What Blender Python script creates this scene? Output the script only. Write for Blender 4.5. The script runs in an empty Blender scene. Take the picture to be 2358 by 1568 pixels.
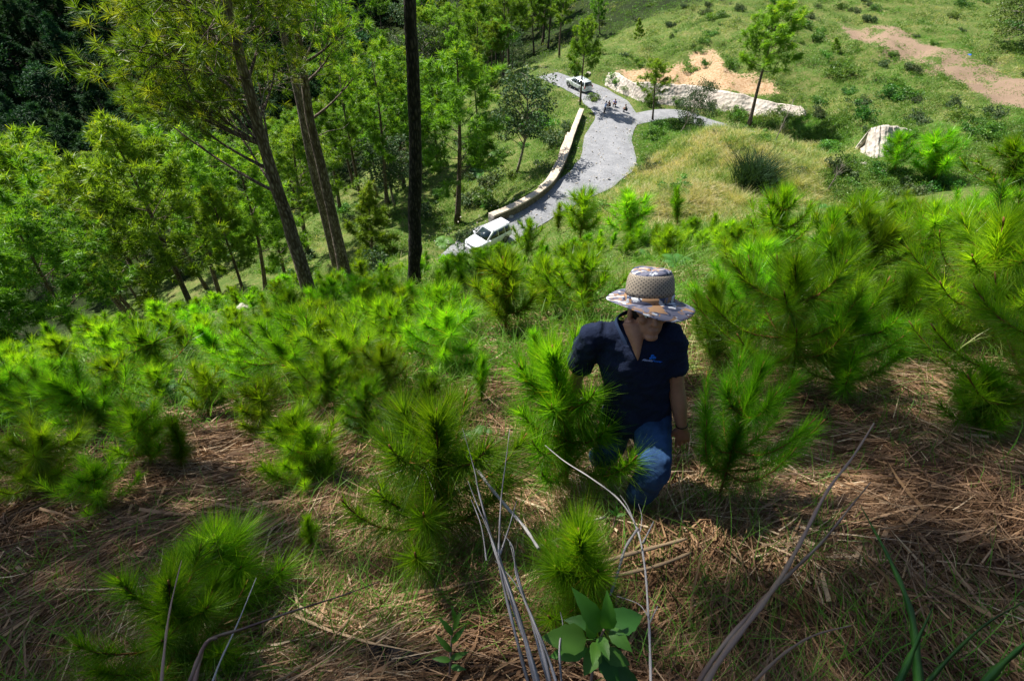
import bpy, math, random
import numpy as np
from mathutils import Vector, Matrix
SC = bpy.context.scene
COL = SC.collection
rad = math.radians
RNG = np.random.default_rng(7)
random.seed(7)
# ------------------------------------------------------------------ camera, sky, sun, exposure
PITCH, ROLL, FPX = rad(47), rad(4.0), 1179.0          # 18 mm lens on a 36 mm frame
Rv = np.array([1.0, 0, 0]); Uv = np.array([0, math.sin(PITCH), math.cos(PITCH)]); Fv = np.array([0, math.cos(PITCH), -math.sin(PITCH)])
CR = Rv*math.cos(ROLL) + Uv*math.sin(ROLL)
CU = Uv*math.cos(ROLL) - Rv*math.sin(ROLL)
CF = Fv
cam = bpy.data.cameras.new('camera'); camo = bpy.data.objects.new('camera', cam); COL.objects.link(camo)
cam.lens = 18; cam.sensor_width = 36; cam.clip_start = 0.05; cam.clip_end = 3000
camo.matrix_world = Matrix(((CR[0], CU[0], -CF[0], 0), (CR[1], CU[1], -CF[1], 0), (CR[2], CU[2], -CF[2], 0), (0, 0, 0, 1)))
SC.camera = camo
SUN_EL = rad(50); SUN_AZ = math.atan2(0.60, -0.80)      # direction towards the sun in the xy plane
SUN = np.array([math.cos(SUN_EL)*math.cos(SUN_AZ), math.cos(SUN_EL)*math.sin(SUN_AZ), math.sin(SUN_EL)])
w = bpy.data.worlds.new("World"); SC.world = w; w.use_nodes = True
nt = w.node_tree; sky = nt.nodes.new('ShaderNodeTexSky'); sky.sky_type = 'NISHITA'; sky.sun_disc = False
sky.sun_elevation = SUN_EL; sky.sun_rotation = math.pi/2 - SUN_AZ
nt.links.new(sky.outputs[0], nt.nodes['Background'].inputs[0]); nt.nodes['Background'].inputs[1].default_value = 0.06
sl = bpy.data.lights.new('sun', 'SUN'); sl.energy = 4.6; sl.angle = rad(0.5); sl.color = (1.0, 0.95, 0.86)
so = bpy.data.objects.new('sun', sl); COL.objects.link(so)
so.rotation_euler = Vector(tuple(SUN)).to_track_quat('Z', 'Y').to_euler()
SC.view_settings.view_transform = 'Standard'; SC.view_settings.look = 'None'
SC.view_settings.exposure = 1.35; SC.view_settings.gamma = 1.0
SC.cycles.max_bounces = 7; SC.cycles.diffuse_bounces = 3; SC.cycles.glossy_bounces = 2; SC.cycles.transmission_bounces = 4
SC.cycles.transparent_max_bounces = 8; SC.cycles.caustics_reflective = False; SC.cycles.caustics_refractive = False
SC.cycles.sample_clamp_indirect = 4.0
# ------------------------------------------------------------------ pixel <-> world (photo pixels of a 2358 x 1568 view)
def ray(px, py):
    return CR*((px-1179.0)/FPX) + CU*((784.0-py)/FPX) + CF
def W(px, py, D):
    return ray(px, py)*D
def proj(p):
    p = np.asarray(p, float); d = p @ CF
    return 1179 + FPX*(p @ CR)/d, 784 - FPX*(p @ CU)/d, d
def WZ(px, py, z):
    r = ray(px, py); return r*(z/r[2])
# ------------------------------------------------------------------ terrain height
def F_raw(x, y):
    l = np.maximum(0, -x-4.0)
    return -2.05 - 0.68*y + 0.22*x - 0.0105*l*l
CP = []
def cp(px, py, D=None, z=None):
    p = W(px, py, D) if D is not None else WZ(px, py, z)
    CP.append(tuple(p))
ROADC = [(1020, 640, -28.0), (1105, 560, -28.4), (1175, 522, -28.7), (1250, 478, -29.0), (1325, 434, -29.25), (1385, 392, -29.5), (1400, 350, -29.75), (1403, 308, -30.05), (1418, 270, -30.3), (1393, 233, -30.6), (1350, 206, -30.9), (1300, 188, -31.2), (1262, 172, -31.4)]
ROADB = [(1425, 285, -30.2), (1490, 268, -30.3), (1560, 262, -30.3), (1650, 290, -30.2), (1760, 318, -29.6), (1850, 345, -28.8)]
for q in ROADC + ROADB: cp(q[0], q[1], z=q[2])
for q in [(1480,340,-29.6),(1470,400,-29.2),(1330,330,-29.9),(1360,262,-30.6),(1240,440,-29.6)]: cp(q[0], q[1], z=q[2])
for q in [(1600,312,60.5),(1690,304,60.5),(1780,310,58.5),(1880,336,55.5),(1700,360,55.5),(1560,400,55),(1590,330,58.5),(1850,370,52),
          (1480,205,76),(1600,180,78),(1700,215,75),(1850,245,70),(1500,150,84),(1600,110,84),(1750,100,84),(1900,150,77),(2000,230,67),(2100,200,69),(2200,280,60),(2350,250,60),
          (2300,100,80),(2100,60,88),(1900,30,96),(1600,0,104),(1500,60,98),(1400,60,108),(2350,0,98),(2080,310,57),(2600,200,66),
          (1260,150,92),(1200,250,80),(1300,60,120),(1050,30,170),(1100,200,104),(1060,515,60),(1200,400,63),(1270,350,66),(1290,270,74),(1150,330,74),(1100,460,63),
          (850,600,54),(950,540,58),(900,480,66),(800,520,68),(1000,400,78),(1000,250,104),(600,650,62),(300,720,66),(100,600,90),(400,600,84),(500,400,150),(100,400,152),(-200,500,140),
          (200,200,178),(200,0,196),(-400,200,180),(600,100,188),(800,0,200),(900,300,130),(700,450,104),(900,100,168),(1050,0,182),(-200,0,200),
          (600,-300,240),(200,-300,230),(1200,-300,215),(1800,-300,160),(2500,-200,130),(2900,0,110),(-500,-200,240)]: cp(q[0], q[1], D=q[2])
CP += [(-70,-20,-60),(0,-10,-45),(70,-20,-40),(-120,20,-75),(0,15,-36),(35,15,-34),(-160,80,-80),(90,20,-26)]
cpa = np.array(CP)
def _U(r2): return 0.5*r2*np.log(r2+1e-9)
_n = len(cpa); S_ = 100.0
_xy = cpa[:, :2]/S_
_K = _U(((_xy[:, None]-_xy[None])**2).sum(-1)) + np.eye(_n)*2e-4
_P = np.hstack([np.ones((_n, 1)), _xy])
_A = np.block([[_K, _P], [_P.T, np.zeros((3, 3))]])
_sol = np.linalg.solve(_A, np.concatenate([cpa[:, 2], np.zeros(3)]))
def T_raw(x, y):
    x = np.asarray(x, float); y = np.asarray(y, float); sh = x.shape
    q = np.stack([x.ravel(), y.ravel()], 1)/S_
    out = np.empty(len(q))
    for i in range(0, len(q), 40000):
        b = q[i:i+40000]
        out[i:i+40000] = _U(((b[:, None]-_xy[None])**2).sum(-1)) @ _sol[:_n] + _sol[_n] + b @ _sol[_n+1:]
    return out.reshape(sh)
def _hash_noise(seed):
    r = np.random.default_rng(seed); g = r.random((256, 256))
    def f(x, y):
        xi = np.floor(x).astype(int); yi = np.floor(y).astype(int); fx = x-xi; fy = y-yi
        fx = fx*fx*(3-2*fx); fy = fy*fy*(3-2*fy)
        a = g[xi & 255, yi & 255]; b = g[(xi+1) & 255, yi & 255]; c = g[xi & 255, (yi+1) & 255]; d = g[(xi+1) & 255, (yi+1) & 255]
        return (a*(1-fx)+b*fx)*(1-fy) + (c*(1-fx)+d*fx)*fy - 0.5
    return f
N1, N2, N3 = _hash_noise(1), _hash_noise(2), _hash_noise(3)
def cat_road(pts, n=14):
    P = np.array([WZ(*q) for q in pts]); out = []
    for i in range(len(P)-1):
        p0 = P[max(i-1, 0)]; p1 = P[i]; p2 = P[i+1]; p3 = P[min(i+2, len(P)-1)]
        for k in range(n):
            t = k/n
            out.append(0.5*((2*p1)+(-p0+p2)*t+(2*p0-5*p1+4*p2-p3)*t*t+(-p0+3*p1-3*p2+p3)*t**3))
    out.append(P[-1]); return np.array(out)
RC = cat_road(ROADC); RB = cat_road(ROADB)
for _ in range(6): RC[1:-1] = (RC[:-2]+2*RC[1:-1]+RC[2:])/4
def width_c(s):   # half width of the road along RC, s in 0..1
    s = np.asarray(s); return sum(np.interp(s+o, [0, .10, .2, .27, .36, .46, .54, .63, .72, .82, .9, 1], [1.9, 1.9, 1.8, 1.8, 2.3, 3.4, 2.9, 2.7, 3.3, 2.8, 2.2, 1.9]) for o in (-.05, -.025, 0, .025, .05))/5
def road_dist(x, y):
    """signed distance beyond the road's edge (neg inside) and the road's height there"""
    best = np.full(x.shape, 1e9); zz = np.zeros(x.shape)
    for R, wf in ((RC, width_c(np.linspace(0, 1, len(RC)))), (RB, np.full(len(RB), 1.5))):
        for i in range(len(R)):
            d = np.hypot(x-R[i, 0], y-R[i, 1]) - wf[i]
            m = d < best; best = np.where(m, d, best); zz = np.where(m, R[i, 2], zz)
    return best, zz
def G(x, y, fine=True):
    x = np.asarray(x, float); y = np.asarray(y, float)
    F = F_raw(x, y); T = T_raw(x, y)
    k = 0.8; h = np.clip(0.5+0.5*(F-T)/k, 0, 1)
    z = T*(1-h) + F*h + k*h*(1-h)
    dist = np.hypot(x, y)
    amp = np.clip((dist-2)/25, 0, 1)
    b = N1(x*0.13+40, y*0.13+40)*1.6*amp + N2(x*0.45+20, y*0.45)*(0.55+.35*np.clip((dist-50)/20, 0, 1))*np.clip(dist/9, .25, 1)
    if fine: b = b + N3(x*1.7+9, y*1.7)*0.20 + N1(x*4.1, y*4.1+3)*0.08
    near = (x > -25) & (x < 60) & (y > 25) & (y < 105)
    if near.any():
        rd, rz = road_dist(x[near], y[near])
        t = np.clip(rd/3.0, 0, 1); t = t*t*(3-2*t)
        zn = z[near]; bn = b[near]
        z[near] = (rz-0.09)*(1-t) + zn*t; b[near] = bn*t
    return z + b
def G1(x, y): return float(G(np.array([x]), np.array([y]))[0])
def hit(px, py, d0=1.2, d1=400):
    r = ray(px, py)
    for q_ in range(2):
        D = np.geomspace(d0, d1, 160 if q_ == 0 else 60); P = D[:, None]*r[None]
        below = P[:, 2] < G(P[:, 0].copy(), P[:, 1].copy()); i = int(np.argmax(below)) if below.any() else len(D)-1
        d0, d1 = D[max(i-1, 0)], D[i]
    p = P[i].copy(); p[2] = G1(p[0], p[1]); return p
# ------------------------------------------------------------------ object helpers
def tag(o, label=None, cat=None, group=None, kind=None):
    if label: o['label'] = label
    if cat: o['category'] = cat
    if group: o['group'] = group
    if kind: o['kind'] = kind
    return o
def empty(name, loc=(0, 0, 0), label=None, cat=None, group=None, rz=0):
    o = bpy.data.objects.new(name, None); COL.objects.link(o); o.location = tuple(float(v) for v in loc); o.rotation_euler = (0, 0, rz); o.empty_display_size = .1
    return tag(o, label, cat, group)
def link(name, me, parent=None, loc=None):
    o = bpy.data.objects.new(name, me); COL.objects.link(o)
    if parent: o.parent = parent
    if loc is not None: o.location = tuple(float(v) for v in loc)
    return o
def copy_tree(o, parent=None):
    c = o.copy(); COL.objects.link(c); c.parent = parent
    for ch in o.children: copy_tree(ch, c)
    return c
def npmesh(name, V, quads=None, tris=None, mat=None, tint=None, smooth=False, mats=None, fm=None, uv=None):
    me = bpy.data.meshes.new(name)
    V = np.asarray(V, np.float32)
    q = np.zeros((0, 4), np.int32) if quads is None else np.asarray(quads, np.int32).reshape(-1, 4)
    t = np.zeros((0, 3), np.int32) if tris is None else np.asarray(tris, np.int32).reshape(-1, 3)
    me.vertices.add(len(V)); me.vertices.foreach_set('co', V.ravel())
    nl = q.size + t.size; me.loops.add(nl); me.loops.foreach_set('vertex_index', np.concatenate([q.ravel(), t.ravel()]))
    me.polygons.add(len(q)+len(t))
    st = np.concatenate([np.arange(len(q))*4, len(q)*4 + np.arange(len(t))*3]).astype(np.int32)
    me.polygons.foreach_set('loop_start', st)
    if smooth: me.polygons.foreach_set('use_smooth', np.ones(len(q)+len(t), bool))
    for m in (mats or ([mat] if mat else [])): me.materials.append(m)
    if fm is not None: me.polygons.foreach_set('material_index', np.asarray(fm, np.int32))
    if tint is not None:
        a = me.attributes.new('tint', 'FLOAT', 'POINT'); a.data.foreach_set('value', np.asarray(tint, np.float32))
    me.update(calc_edges=True); me.validate()
    return me
class Acc:
    """collects vertices, quads, tris, tint and a material slot per face"""
    def __init__(s): s.V = []; s.Q = []; s.T = []; s.t = []; s.n = 0; s.qm = []; s.tm = []
    def add(s, V, Q=None, T=None, tint=0.5, m=0):
        V = np.asarray(V, float).reshape(-1, 3)
        s.V.append(V); s.t.append(np.broadcast_to(np.asarray(tint, float), (len(V),)))
        if Q is not None and len(Q): Q = np.asarray(Q).reshape(-1, 4); s.Q.append(Q+s.n); s.qm.append(np.full(len(Q), m))
        if T is not None and len(T): T = np.asarray(T).reshape(-1, 3); s.T.append(T+s.n); s.tm.append(np.full(len(T), m))
        s.n += len(V)
    def mesh(s, name, mats, smooth=False):
        Q = np.concatenate(s.Q) if s.Q else None; T = np.concatenate(s.T) if s.T else None
        fm = np.concatenate((s.qm if s.Q else []) + (s.tm if s.T else []))
        return npmesh(name, np.concatenate(s.V), Q, T, tint=np.concatenate(s.t), mats=mats if isinstance(mats, list) else [mats], fm=fm, smooth=smooth)
def ribbons(acc, p0, d, L, w, bend=None, seg=3, tint=0.5, m=0, side=None, taper=1.0, w0=1.0):
    """N curved tapering blades"""
    n = len(p0)
    if n == 0: return
    d = d/np.linalg.norm(d, axis=1, keepdims=True)
    L = np.broadcast_to(L, (n,)).astype(float); w = np.broadcast_to(w, (n,)).astype(float)
    if bend is None: bend = np.zeros((n, 3))
    if side is None:
        r = RNG.normal(size=(n, 3)); side = np.cross(d, r)
    side = side/(np.linalg.norm(side, axis=1, keepdims=True)+1e-9)
    V = np.zeros((n, 2*seg+1, 3))
    for k in range(seg+1):
        t = k/seg
        c = p0 + d*(L*t)[:, None] + bend*(L*t*t)[:, None]
        if k < seg:
            ww = w*0.5*((1-t)**taper)*(w0+(1-w0)*min(1, t*3)); V[:, 2*k] = c - side*ww[:, None]; V[:, 2*k+1] = c + side*ww[:, None]
        else: V[:, 2*seg] = c
    base = (np.arange(n)*(2*seg+1))[:, None]
    Q = np.concatenate([base + np.array([[2*k, 2*k+1, 2*k+3, 2*k+2]]) for k in range(seg-1)]) if seg > 1 else None
    T = base + np.array([[2*seg-2, 2*seg-1, 2*seg]])
    tt = np.repeat(np.broadcast_to(tint, (n,)), 2*seg+1)
    acc.add(V.reshape(-1, 3), Q, T, tt, m)
def tube(acc, pts, rr, n=7, tint=0.5, m=0, cap=True, rough=0.0):
    pts = np.asarray(pts, float); k = len(pts); rr = np.broadcast_to(rr, (k,))
    tg = np.gradient(pts, axis=0); tg /= np.linalg.norm(tg, axis=1, keepdims=True)+1e-9
    ref = np.array([0.31, 0.17, 0.93]) if abs(tg[0, 2]) < 0.8 else np.array([1.0, 0.1, 0])
    V = []
    s = np.cross(tg[0], ref); s /= np.linalg.norm(s)
    for i in range(k):
        s = s - tg[i]*np.dot(s, tg[i]); s /= np.linalg.norm(s)+1e-9; b = np.cross(tg[i], s)
        a = np.arange(n)/n*2*math.pi
        r = rr[i]*(1+(RNG.random(n)-.5)*rough)
        V.append(pts[i] + np.outer(np.cos(a)*r, s) + np.outer(np.sin(a)*r, b))
    V = np.concatenate(V)
    j = np.arange(n); j2 = (j+1) % n
    Q = np.concatenate([np.stack([i*n+j, i*n+j2, (i+1)*n+j2, (i+1)*n+j], 1) for i in range(k-1)])
    T = None
    if cap:
        V = np.vstack([V, pts[0], pts[-1]]); e = len(V)
        T = np.concatenate([np.stack([np.full(n, e-2), j2, j], 1), np.stack([np.full(n, e-1), (k-1)*n+j, (k-1)*n+j2], 1)])
    acc.add(V, Q, T, tint, m)
def unit(v):
    v = np.asarray(v, float); return v/(np.linalg.norm(v, axis=-1, keepdims=True)+1e-9)
def rnd(n, a=0.0, b=1.0): return a+(b-a)*RNG.random(n)
# ------------------------------------------------------------------ materials
def mat(name):
    m = bpy.data.materials.new(name); m.use_nodes = True; n = m.node_tree.nodes; return m, n, m.node_tree.links, n['Principled BSDF']
def ramp(nodes, stops):
    r = nodes.new('ShaderNodeValToRGB'); e = r.color_ramp.elements
    while len(e) < len(stops): e.new(0.5)
    for i, (p, c) in enumerate(stops): e[i].position = p; e[i].color = (*c, 1)
    return r
def leaf_mat(name, stops, trans=0.45, rough=0.45, spec=0.3, hv=0.03, vv=0.35, tcol=(1.2, 1.2, 0.4)):
    m, n, l, p = mat(name)
    at = n.new('ShaderNodeAttribute'); at.attribute_name = 'tint'
    r = ramp(n, stops); l.new(at.outputs['Fac'], r.inputs[0])
    oi = n.new('ShaderNodeObjectInfo'); hs = n.new('ShaderNodeHueSaturation')
    mr = n.new('ShaderNodeMapRange'); mr.inputs[3].default_value = 0.5-hv; mr.inputs[4].default_value = 0.5+hv; l.new(oi.outputs['Random'], mr.inputs[0]); l.new(mr.outputs[0], hs.inputs['Hue'])
    m2 = n.new('ShaderNodeMath'); m2.operation = 'FRACT'; m3 = n.new('ShaderNodeMath'); m3.operation = 'MULTIPLY'; m3.inputs[1].default_value = 7.31
    l.new(oi.outputs['Random'], m3.inputs[0]); l.new(m3.outputs[0], m2.inputs[0])
    mv = n.new('ShaderNodeMapRange'); mv.inputs[3].default_value = 1-vv; mv.inputs[4].default_value = 1+vv*.8; l.new(m2.outputs[0], mv.inputs[0]); l.new(mv.outputs[0], hs.inputs['Value'])
    l.new(r.outputs[0], hs.inputs['Color'])
    l.new(hs.outputs[0], p.inputs['Base Color']); p.inputs['Roughness'].default_value = rough; p.inputs['Specular IOR Level'].default_value = spec
    tr = n.new('ShaderNodeBsdfTranslucent'); mc = n.new('ShaderNodeMix'); mc.data_type = 'RGBA'; mc.blend_type = 'MULTIPLY'; mc.inputs[0].default_value = 1
    l.new(hs.outputs[0], mc.inputs[6]); mc.inputs[7].default_value = (*tcol, 1); l.new(mc.outputs[2], tr.inputs[0])
    mx = n.new('ShaderNodeMixShader'); mx.inputs[0].default_value = trans
    l.new(p.outputs[0], mx.inputs[1]); l.new(tr.outputs[0], mx.inputs[2]); l.new(mx.outputs[0], n['Material Output'].inputs[0])
    return m
def plain(name, col, rough=0.6, spec=0.4, metal=0.0, noise=0.0, scale=20, bump=0.0, coat=0.0, obj=True):
    m, n, l, p = mat(name)
    p.inputs['Base Color'].default_value = (*col, 1); p.inputs['Roughness'].default_value = rough; p.inputs['Specular IOR Level'].default_value = spec; p.inputs['Metallic'].default_value = metal
    p.inputs['Coat Weight'].default_value = coat
    if noise or bump:
        tc = n.new('ShaderNodeTexCoord'); nz = n.new('ShaderNodeTexNoise'); nz.inputs['Scale'].default_value = scale; nz.inputs['Detail'].default_value = 8; nz.inputs['Roughness'].default_value = .65
        l.new(tc.outputs['Object'], nz.inputs['Vector'])
        if noise:
            r = ramp(n, [(0.3, tuple(c*(1-noise) for c in col)), (0.7, tuple(min(1, c*(1+noise)) for c in col))]); l.new(nz.outputs[0], r.inputs[0]); l.new(r.outputs[0], p.inputs['Base Color'])
        if bump:
            b = n.new('ShaderNodeBump'); b.inputs['Strength'].default_value = bump; b.inputs['Distance'].default_value = 0.02; l.new(nz.outputs[0], b.inputs['Height']); l.new(b.outputs[0], p.inputs['Normal'])
    return m
M = {}
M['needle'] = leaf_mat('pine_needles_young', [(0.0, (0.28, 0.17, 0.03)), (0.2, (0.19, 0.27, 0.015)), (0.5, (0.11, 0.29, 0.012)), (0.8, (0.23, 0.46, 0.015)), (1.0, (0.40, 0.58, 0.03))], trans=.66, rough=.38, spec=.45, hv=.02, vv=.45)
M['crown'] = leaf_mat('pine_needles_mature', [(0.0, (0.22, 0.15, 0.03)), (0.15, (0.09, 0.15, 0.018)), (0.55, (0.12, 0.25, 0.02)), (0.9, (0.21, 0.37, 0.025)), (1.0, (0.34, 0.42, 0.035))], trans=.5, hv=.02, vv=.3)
M['dark'] = leaf_mat('dark_forest_foliage', [(0.0, (0.006, 0.018, 0.008)), (0.6, (0.014, 0.05, 0.016)), (1.0, (0.04, 0.10, 0.03))], trans=.2, rough=.7, spec=.1, hv=.025, vv=.4)  # low albedo puts the shade of the far hillside into the leaf colour
M['grey_leaf'] = leaf_mat('grey_green_foliage', [(0.0, (0.03, 0.06, 0.03)), (0.6, (0.06, 0.11, 0.045)), (1.0, (0.15, 0.17, 0.09))], trans=.25, rough=.6, spec=.15, hv=.02, vv=.3)
M['shrub'] = leaf_mat('shrub_leaves', [(0.0, (0.03, 0.08, 0.015)), (0.6, (0.08, 0.19, 0.03)), (1.0, (0.16, 0.28, 0.04))], trans=.35, hv=.03, vv=.35)
M['fern'] = leaf_mat('fern_fronds', [(0.0, (0.04, 0.13, 0.03)), (1.0, (0.13, 0.30, 0.05))], trans=.45, hv=.02, vv=.25)
M['broad'] = leaf_mat('broad_leaf_blades', [(0.0, (0.02, 0.085, 0.012)), (1.0, (0.075, 0.20, 0.025))], trans=.4, rough=.5, spec=.35, hv=.01, vv=.1)
M['grass'] = leaf_mat('grass_blades', [(0.0, (0.58, 0.50, 0.30)), (0.25, (0.42, 0.44, 0.17)), (0.5, (0.115, 0.215, 0.03)), (1.0, (0.12, 0.31, 0.035))], trans=.4, hv=0, vv=0)
M['straw'] = leaf_mat('dry_straw', [(0.0, (0.05, 0.024, 0.013)), (0.45, (0.16, 0.088, 0.045)), (0.8, (0.34, 0.21, 0.115)), (1.0, (0.50, 0.38, 0.25))], trans=.15, rough=.6, hv=0, vv=0, tcol=(1, .9, .7))
M['stalk'] = leaf_mat('dry_grass_stalks', [(0.0, (0.13, 0.08, 0.045)), (1.0, (0.32, 0.23, 0.14))], trans=.1, rough=.55, hv=0, vv=.1, tcol=(1, .9, .8))
def bark_mat(name, c0, c1, c2, sc=9):
    m, n, l, p = mat(name); tc = n.new('ShaderNodeTexCoord'); mp = n.new('ShaderNodeMapping'); mp.inputs['Scale'].default_value = (1, 1, .3); l.new(tc.outputs['Object'], mp.inputs[0])
    v = n.new('ShaderNodeTexVoronoi'); v.inputs['Scale'].default_value = sc*1.6; v.feature = 'DISTANCE_TO_EDGE'; l.new(mp.outputs[0], v.inputs['Vector'])
    nz = n.new('ShaderNodeTexNoise'); nz.inputs['Scale'].default_value = sc*.8; nz.inputs['Detail'].default_value = 10; nz.inputs['Roughness'].default_value = .7; l.new(mp.outputs[0], nz.inputs['Vector'])
    mm = n.new('ShaderNodeMath'); mm.operation = 'MULTIPLY_ADD'; mm.inputs[1].default_value = .9; l.new(v.outputs[0], mm.inputs[0]); l.new(nz.outputs[0], mm.inputs[2])
    r = ramp(n, [(0.35, c0), (0.6, c1), (0.85, c2)]); l.new(mm.outputs[0], r.inputs[0]); l.new(r.outputs[0], p.inputs['Base Color'])
    b = n.new('ShaderNodeBump'); b.inputs['Strength'].default_value = 1; b.inputs['Distance'].default_value = .04; l.new(mm.outputs[0], b.inputs['Height']); l.new(b.outputs[0], p.inputs['Normal'])
    p.inputs['Roughness'].default_value = .85; p.inputs['Specular IOR Level'].default_value = .2; return m
M['bark'] = bark_mat('pine_bark', (0.02, 0.014, 0.01), (0.085, 0.06, 0.045), (0.22, 0.18, 0.15))
M['burnt'] = bark_mat('charred_bark', (0.004, 0.004, 0.004), (0.014, 0.012, 0.011), (0.06, 0.05, 0.045))
M['greybark'] = bark_mat('grey_branch_bark', (0.08, 0.06, 0.05), (0.2, 0.17, 0.14), (0.42, 0.38, 0.33))
M['twig'] = plain('young_pine_twig', (0.20, 0.09, 0.03), .75, .2, noise=.5, scale=60)
# ground
def ground_mat():
    m, n, l, p = mat('hill_soil_and_turf'); tc = n.new('ShaderNodeTexCoord')
    def noise(s, d=8, r=.65):
        z = n.new('ShaderNodeTexNoise'); z.inputs['Scale'].default_value = s; z.inputs['Detail'].default_value = d; z.inputs['Roughness'].default_value = r; l.new(tc.outputs['Object'], z.inputs['Vector']); return z
    a = noise(.35); b = noise(3.2); c = noise(18, 10, .8)
    r1 = ramp(n, [(0.32, (0.03, 0.06, 0.014)), (0.5, (0.07, 0.11, 0.022)), (0.62, (0.14, 0.14, 0.05)), (0.75, (0.24, 0.20, 0.10))])
    ad = n.new('ShaderNodeMath'); ad.operation = 'MULTIPLY_ADD'; ad.inputs[1].default_value = .55; l.new(b.outputs[0], ad.inputs[0])
    a2 = n.new('ShaderNodeMath'); a2.operation = 'MULTIPLY'; a2.inputs[1].default_value = .5; l.new(a.outputs[0], a2.inputs[0]); l.new(a2.outputs[0], ad.inputs[2]); l.new(ad.outputs[0], r1.inputs[0])
    def attr(nm):
        q = n.new('ShaderNodeAttribute'); q.attribute_name = nm; return q.outputs['Fac']
    def soil(stops, src, prev, fac):
        r = ramp(n, stops); l.new(src.outputs[0], r.inputs[0]); mx = n.new('ShaderNodeMix'); mx.data_type = 'RGBA'
        # ragged edge
        e = n.new('ShaderNodeMath'); e.operation = 'MULTIPLY_ADD'; e.inputs[1].default_value = 2.6; e.use_clamp = False; l.new(ad.outputs[0], e.inputs[0]); e.inputs[2].default_value = -1.36
        e2 = n.new('ShaderNodeMath'); e2.operation = 'ADD'; l.new(attr(fac), e2.inputs[0]); l.new(e.outputs[0], e2.inputs[1])
        mr = n.new('ShaderNodeMapRange'); mr.inputs[1].default_value = .42; mr.inputs[2].default_value = .58; l.new(e2.outputs[0], mr.inputs[0])
        l.new(mr.outputs[0], mx.inputs[0]); l.new(prev, mx.inputs[6]); l.new(r.outputs[0], mx.inputs[7]); return mx.outputs[2]
    o = soil([(0.3, (0.014, 0.008, 0.005)), (0.55, (0.045, 0.026, 0.015)), (0.8, (0.12, 0.07, 0.04))], c, r1.outputs[0], 'litter')
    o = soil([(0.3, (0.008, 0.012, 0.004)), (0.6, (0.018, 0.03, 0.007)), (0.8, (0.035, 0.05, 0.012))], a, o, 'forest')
    o = soil([(0.3, (0.22, 0.12, 0.06)), (0.5, (0.36, 0.24, 0.14)), (0.75, (0.45, 0.36, 0.26))], b, o, 'scar')
    o = soil([(0.3, (0.14, 0.095, 0.065)), (0.55, (0.24, 0.17, 0.12)), (0.8, (0.36, 0.27, 0.19))], c, o, 'brown')
    l.new(o, p.inputs['Base Color']); p.inputs['Roughness'].default_value = .95; p.inputs['Specular IOR Level'].default_value = .1
    bp = n.new('ShaderNodeBump'); bp.inputs['Strength'].default_value = .8; bp.inputs['Distance'].default_value = .12; l.new(c.outputs[0], bp.inputs['Height']); l.new(bp.outputs[0], p.inputs['Normal'])
    return m
M['ground'] = ground_mat()
def gravel_mat(name, c0, c1, c2, sc=6.0, bd=.03):
    m, n, l, p = mat(name); tc = n.new('ShaderNodeTexCoord')
    v = n.new('ShaderNodeTexVoronoi'); v.inputs['Scale'].default_value = sc; v.inputs['Randomness'].default_value = 1; l.new(tc.outputs['Object'], v.inputs['Vector'])
    z = n.new('ShaderNodeTexNoise'); z.inputs['Scale'].default_value = .5; z.inputs['Detail'].default_value = 9; z.inputs['Roughness'].default_value = .7; l.new(tc.outputs['Object'], z.inputs['Vector'])
    r = ramp(n, [(0.0, c0), (0.5, c1), (1.0, c2)]); 
    sp = n.new('ShaderNodeSeparateColor'); l.new(v.outputs['Color'], sp.inputs[0])
    mm = n.new('ShaderNodeMath'); mm.operation = 'MULTIPLY_ADD'; mm.inputs[1].default_value = .45; l.new(sp.outputs[0], mm.inputs[0])
    z2 = n.new('ShaderNodeMath'); z2.operation = 'MULTIPLY_ADD'; z2.inputs[1].default_value = 1.5; z2.inputs[2].default_value = -.45; l.new(z.outputs[0], z2.inputs[0]); l.new(z2.outputs[0], mm.inputs[2])
    l.new(mm.outputs[0], r.inputs[0]); l.new(r.outputs[0], p.inputs['Base Color']); p.inputs['Roughness'].default_value = .9; p.inputs['Specular IOR Level'].default_value = .2
    b = n.new('ShaderNodeBump'); b.inputs['Strength'].default_value = .7; b.inputs['Distance'].default_value = bd; l.new(v.outputs['Distance'], b.inputs['Height']); l.new(b.outputs[0], p.inputs['Normal'])
    return m
M['road'] = gravel_mat('grey_gravel', (0.13, 0.13, 0.135), (0.19, 0.195, 0.21), (0.29, 0.29, 0.30), 9)
M['stone'] = gravel_mat('pale_stone_pitching', (0.22, 0.18, 0.155), (0.40, 0.355, 0.31), (0.54, 0.49, 0.44), 2.2, .16)
M['concrete'] = plain('weathered_concrete', (0.45, 0.38, 0.30), .9, .2, noise=.35, scale=2.2, bump=.3)
M['concrete_dark'] = plain('mossy_stone_masonry', (0.13, 0.11, 0.075), .95, .1, noise=.6, scale=3.5, bump=.8)  # brown stone, darker than the coping
M['rock'] = plain('pale_rock', (0.40, 0.36, 0.31), .9, .2, noise=.3, scale=3, bump=.6)
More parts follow.
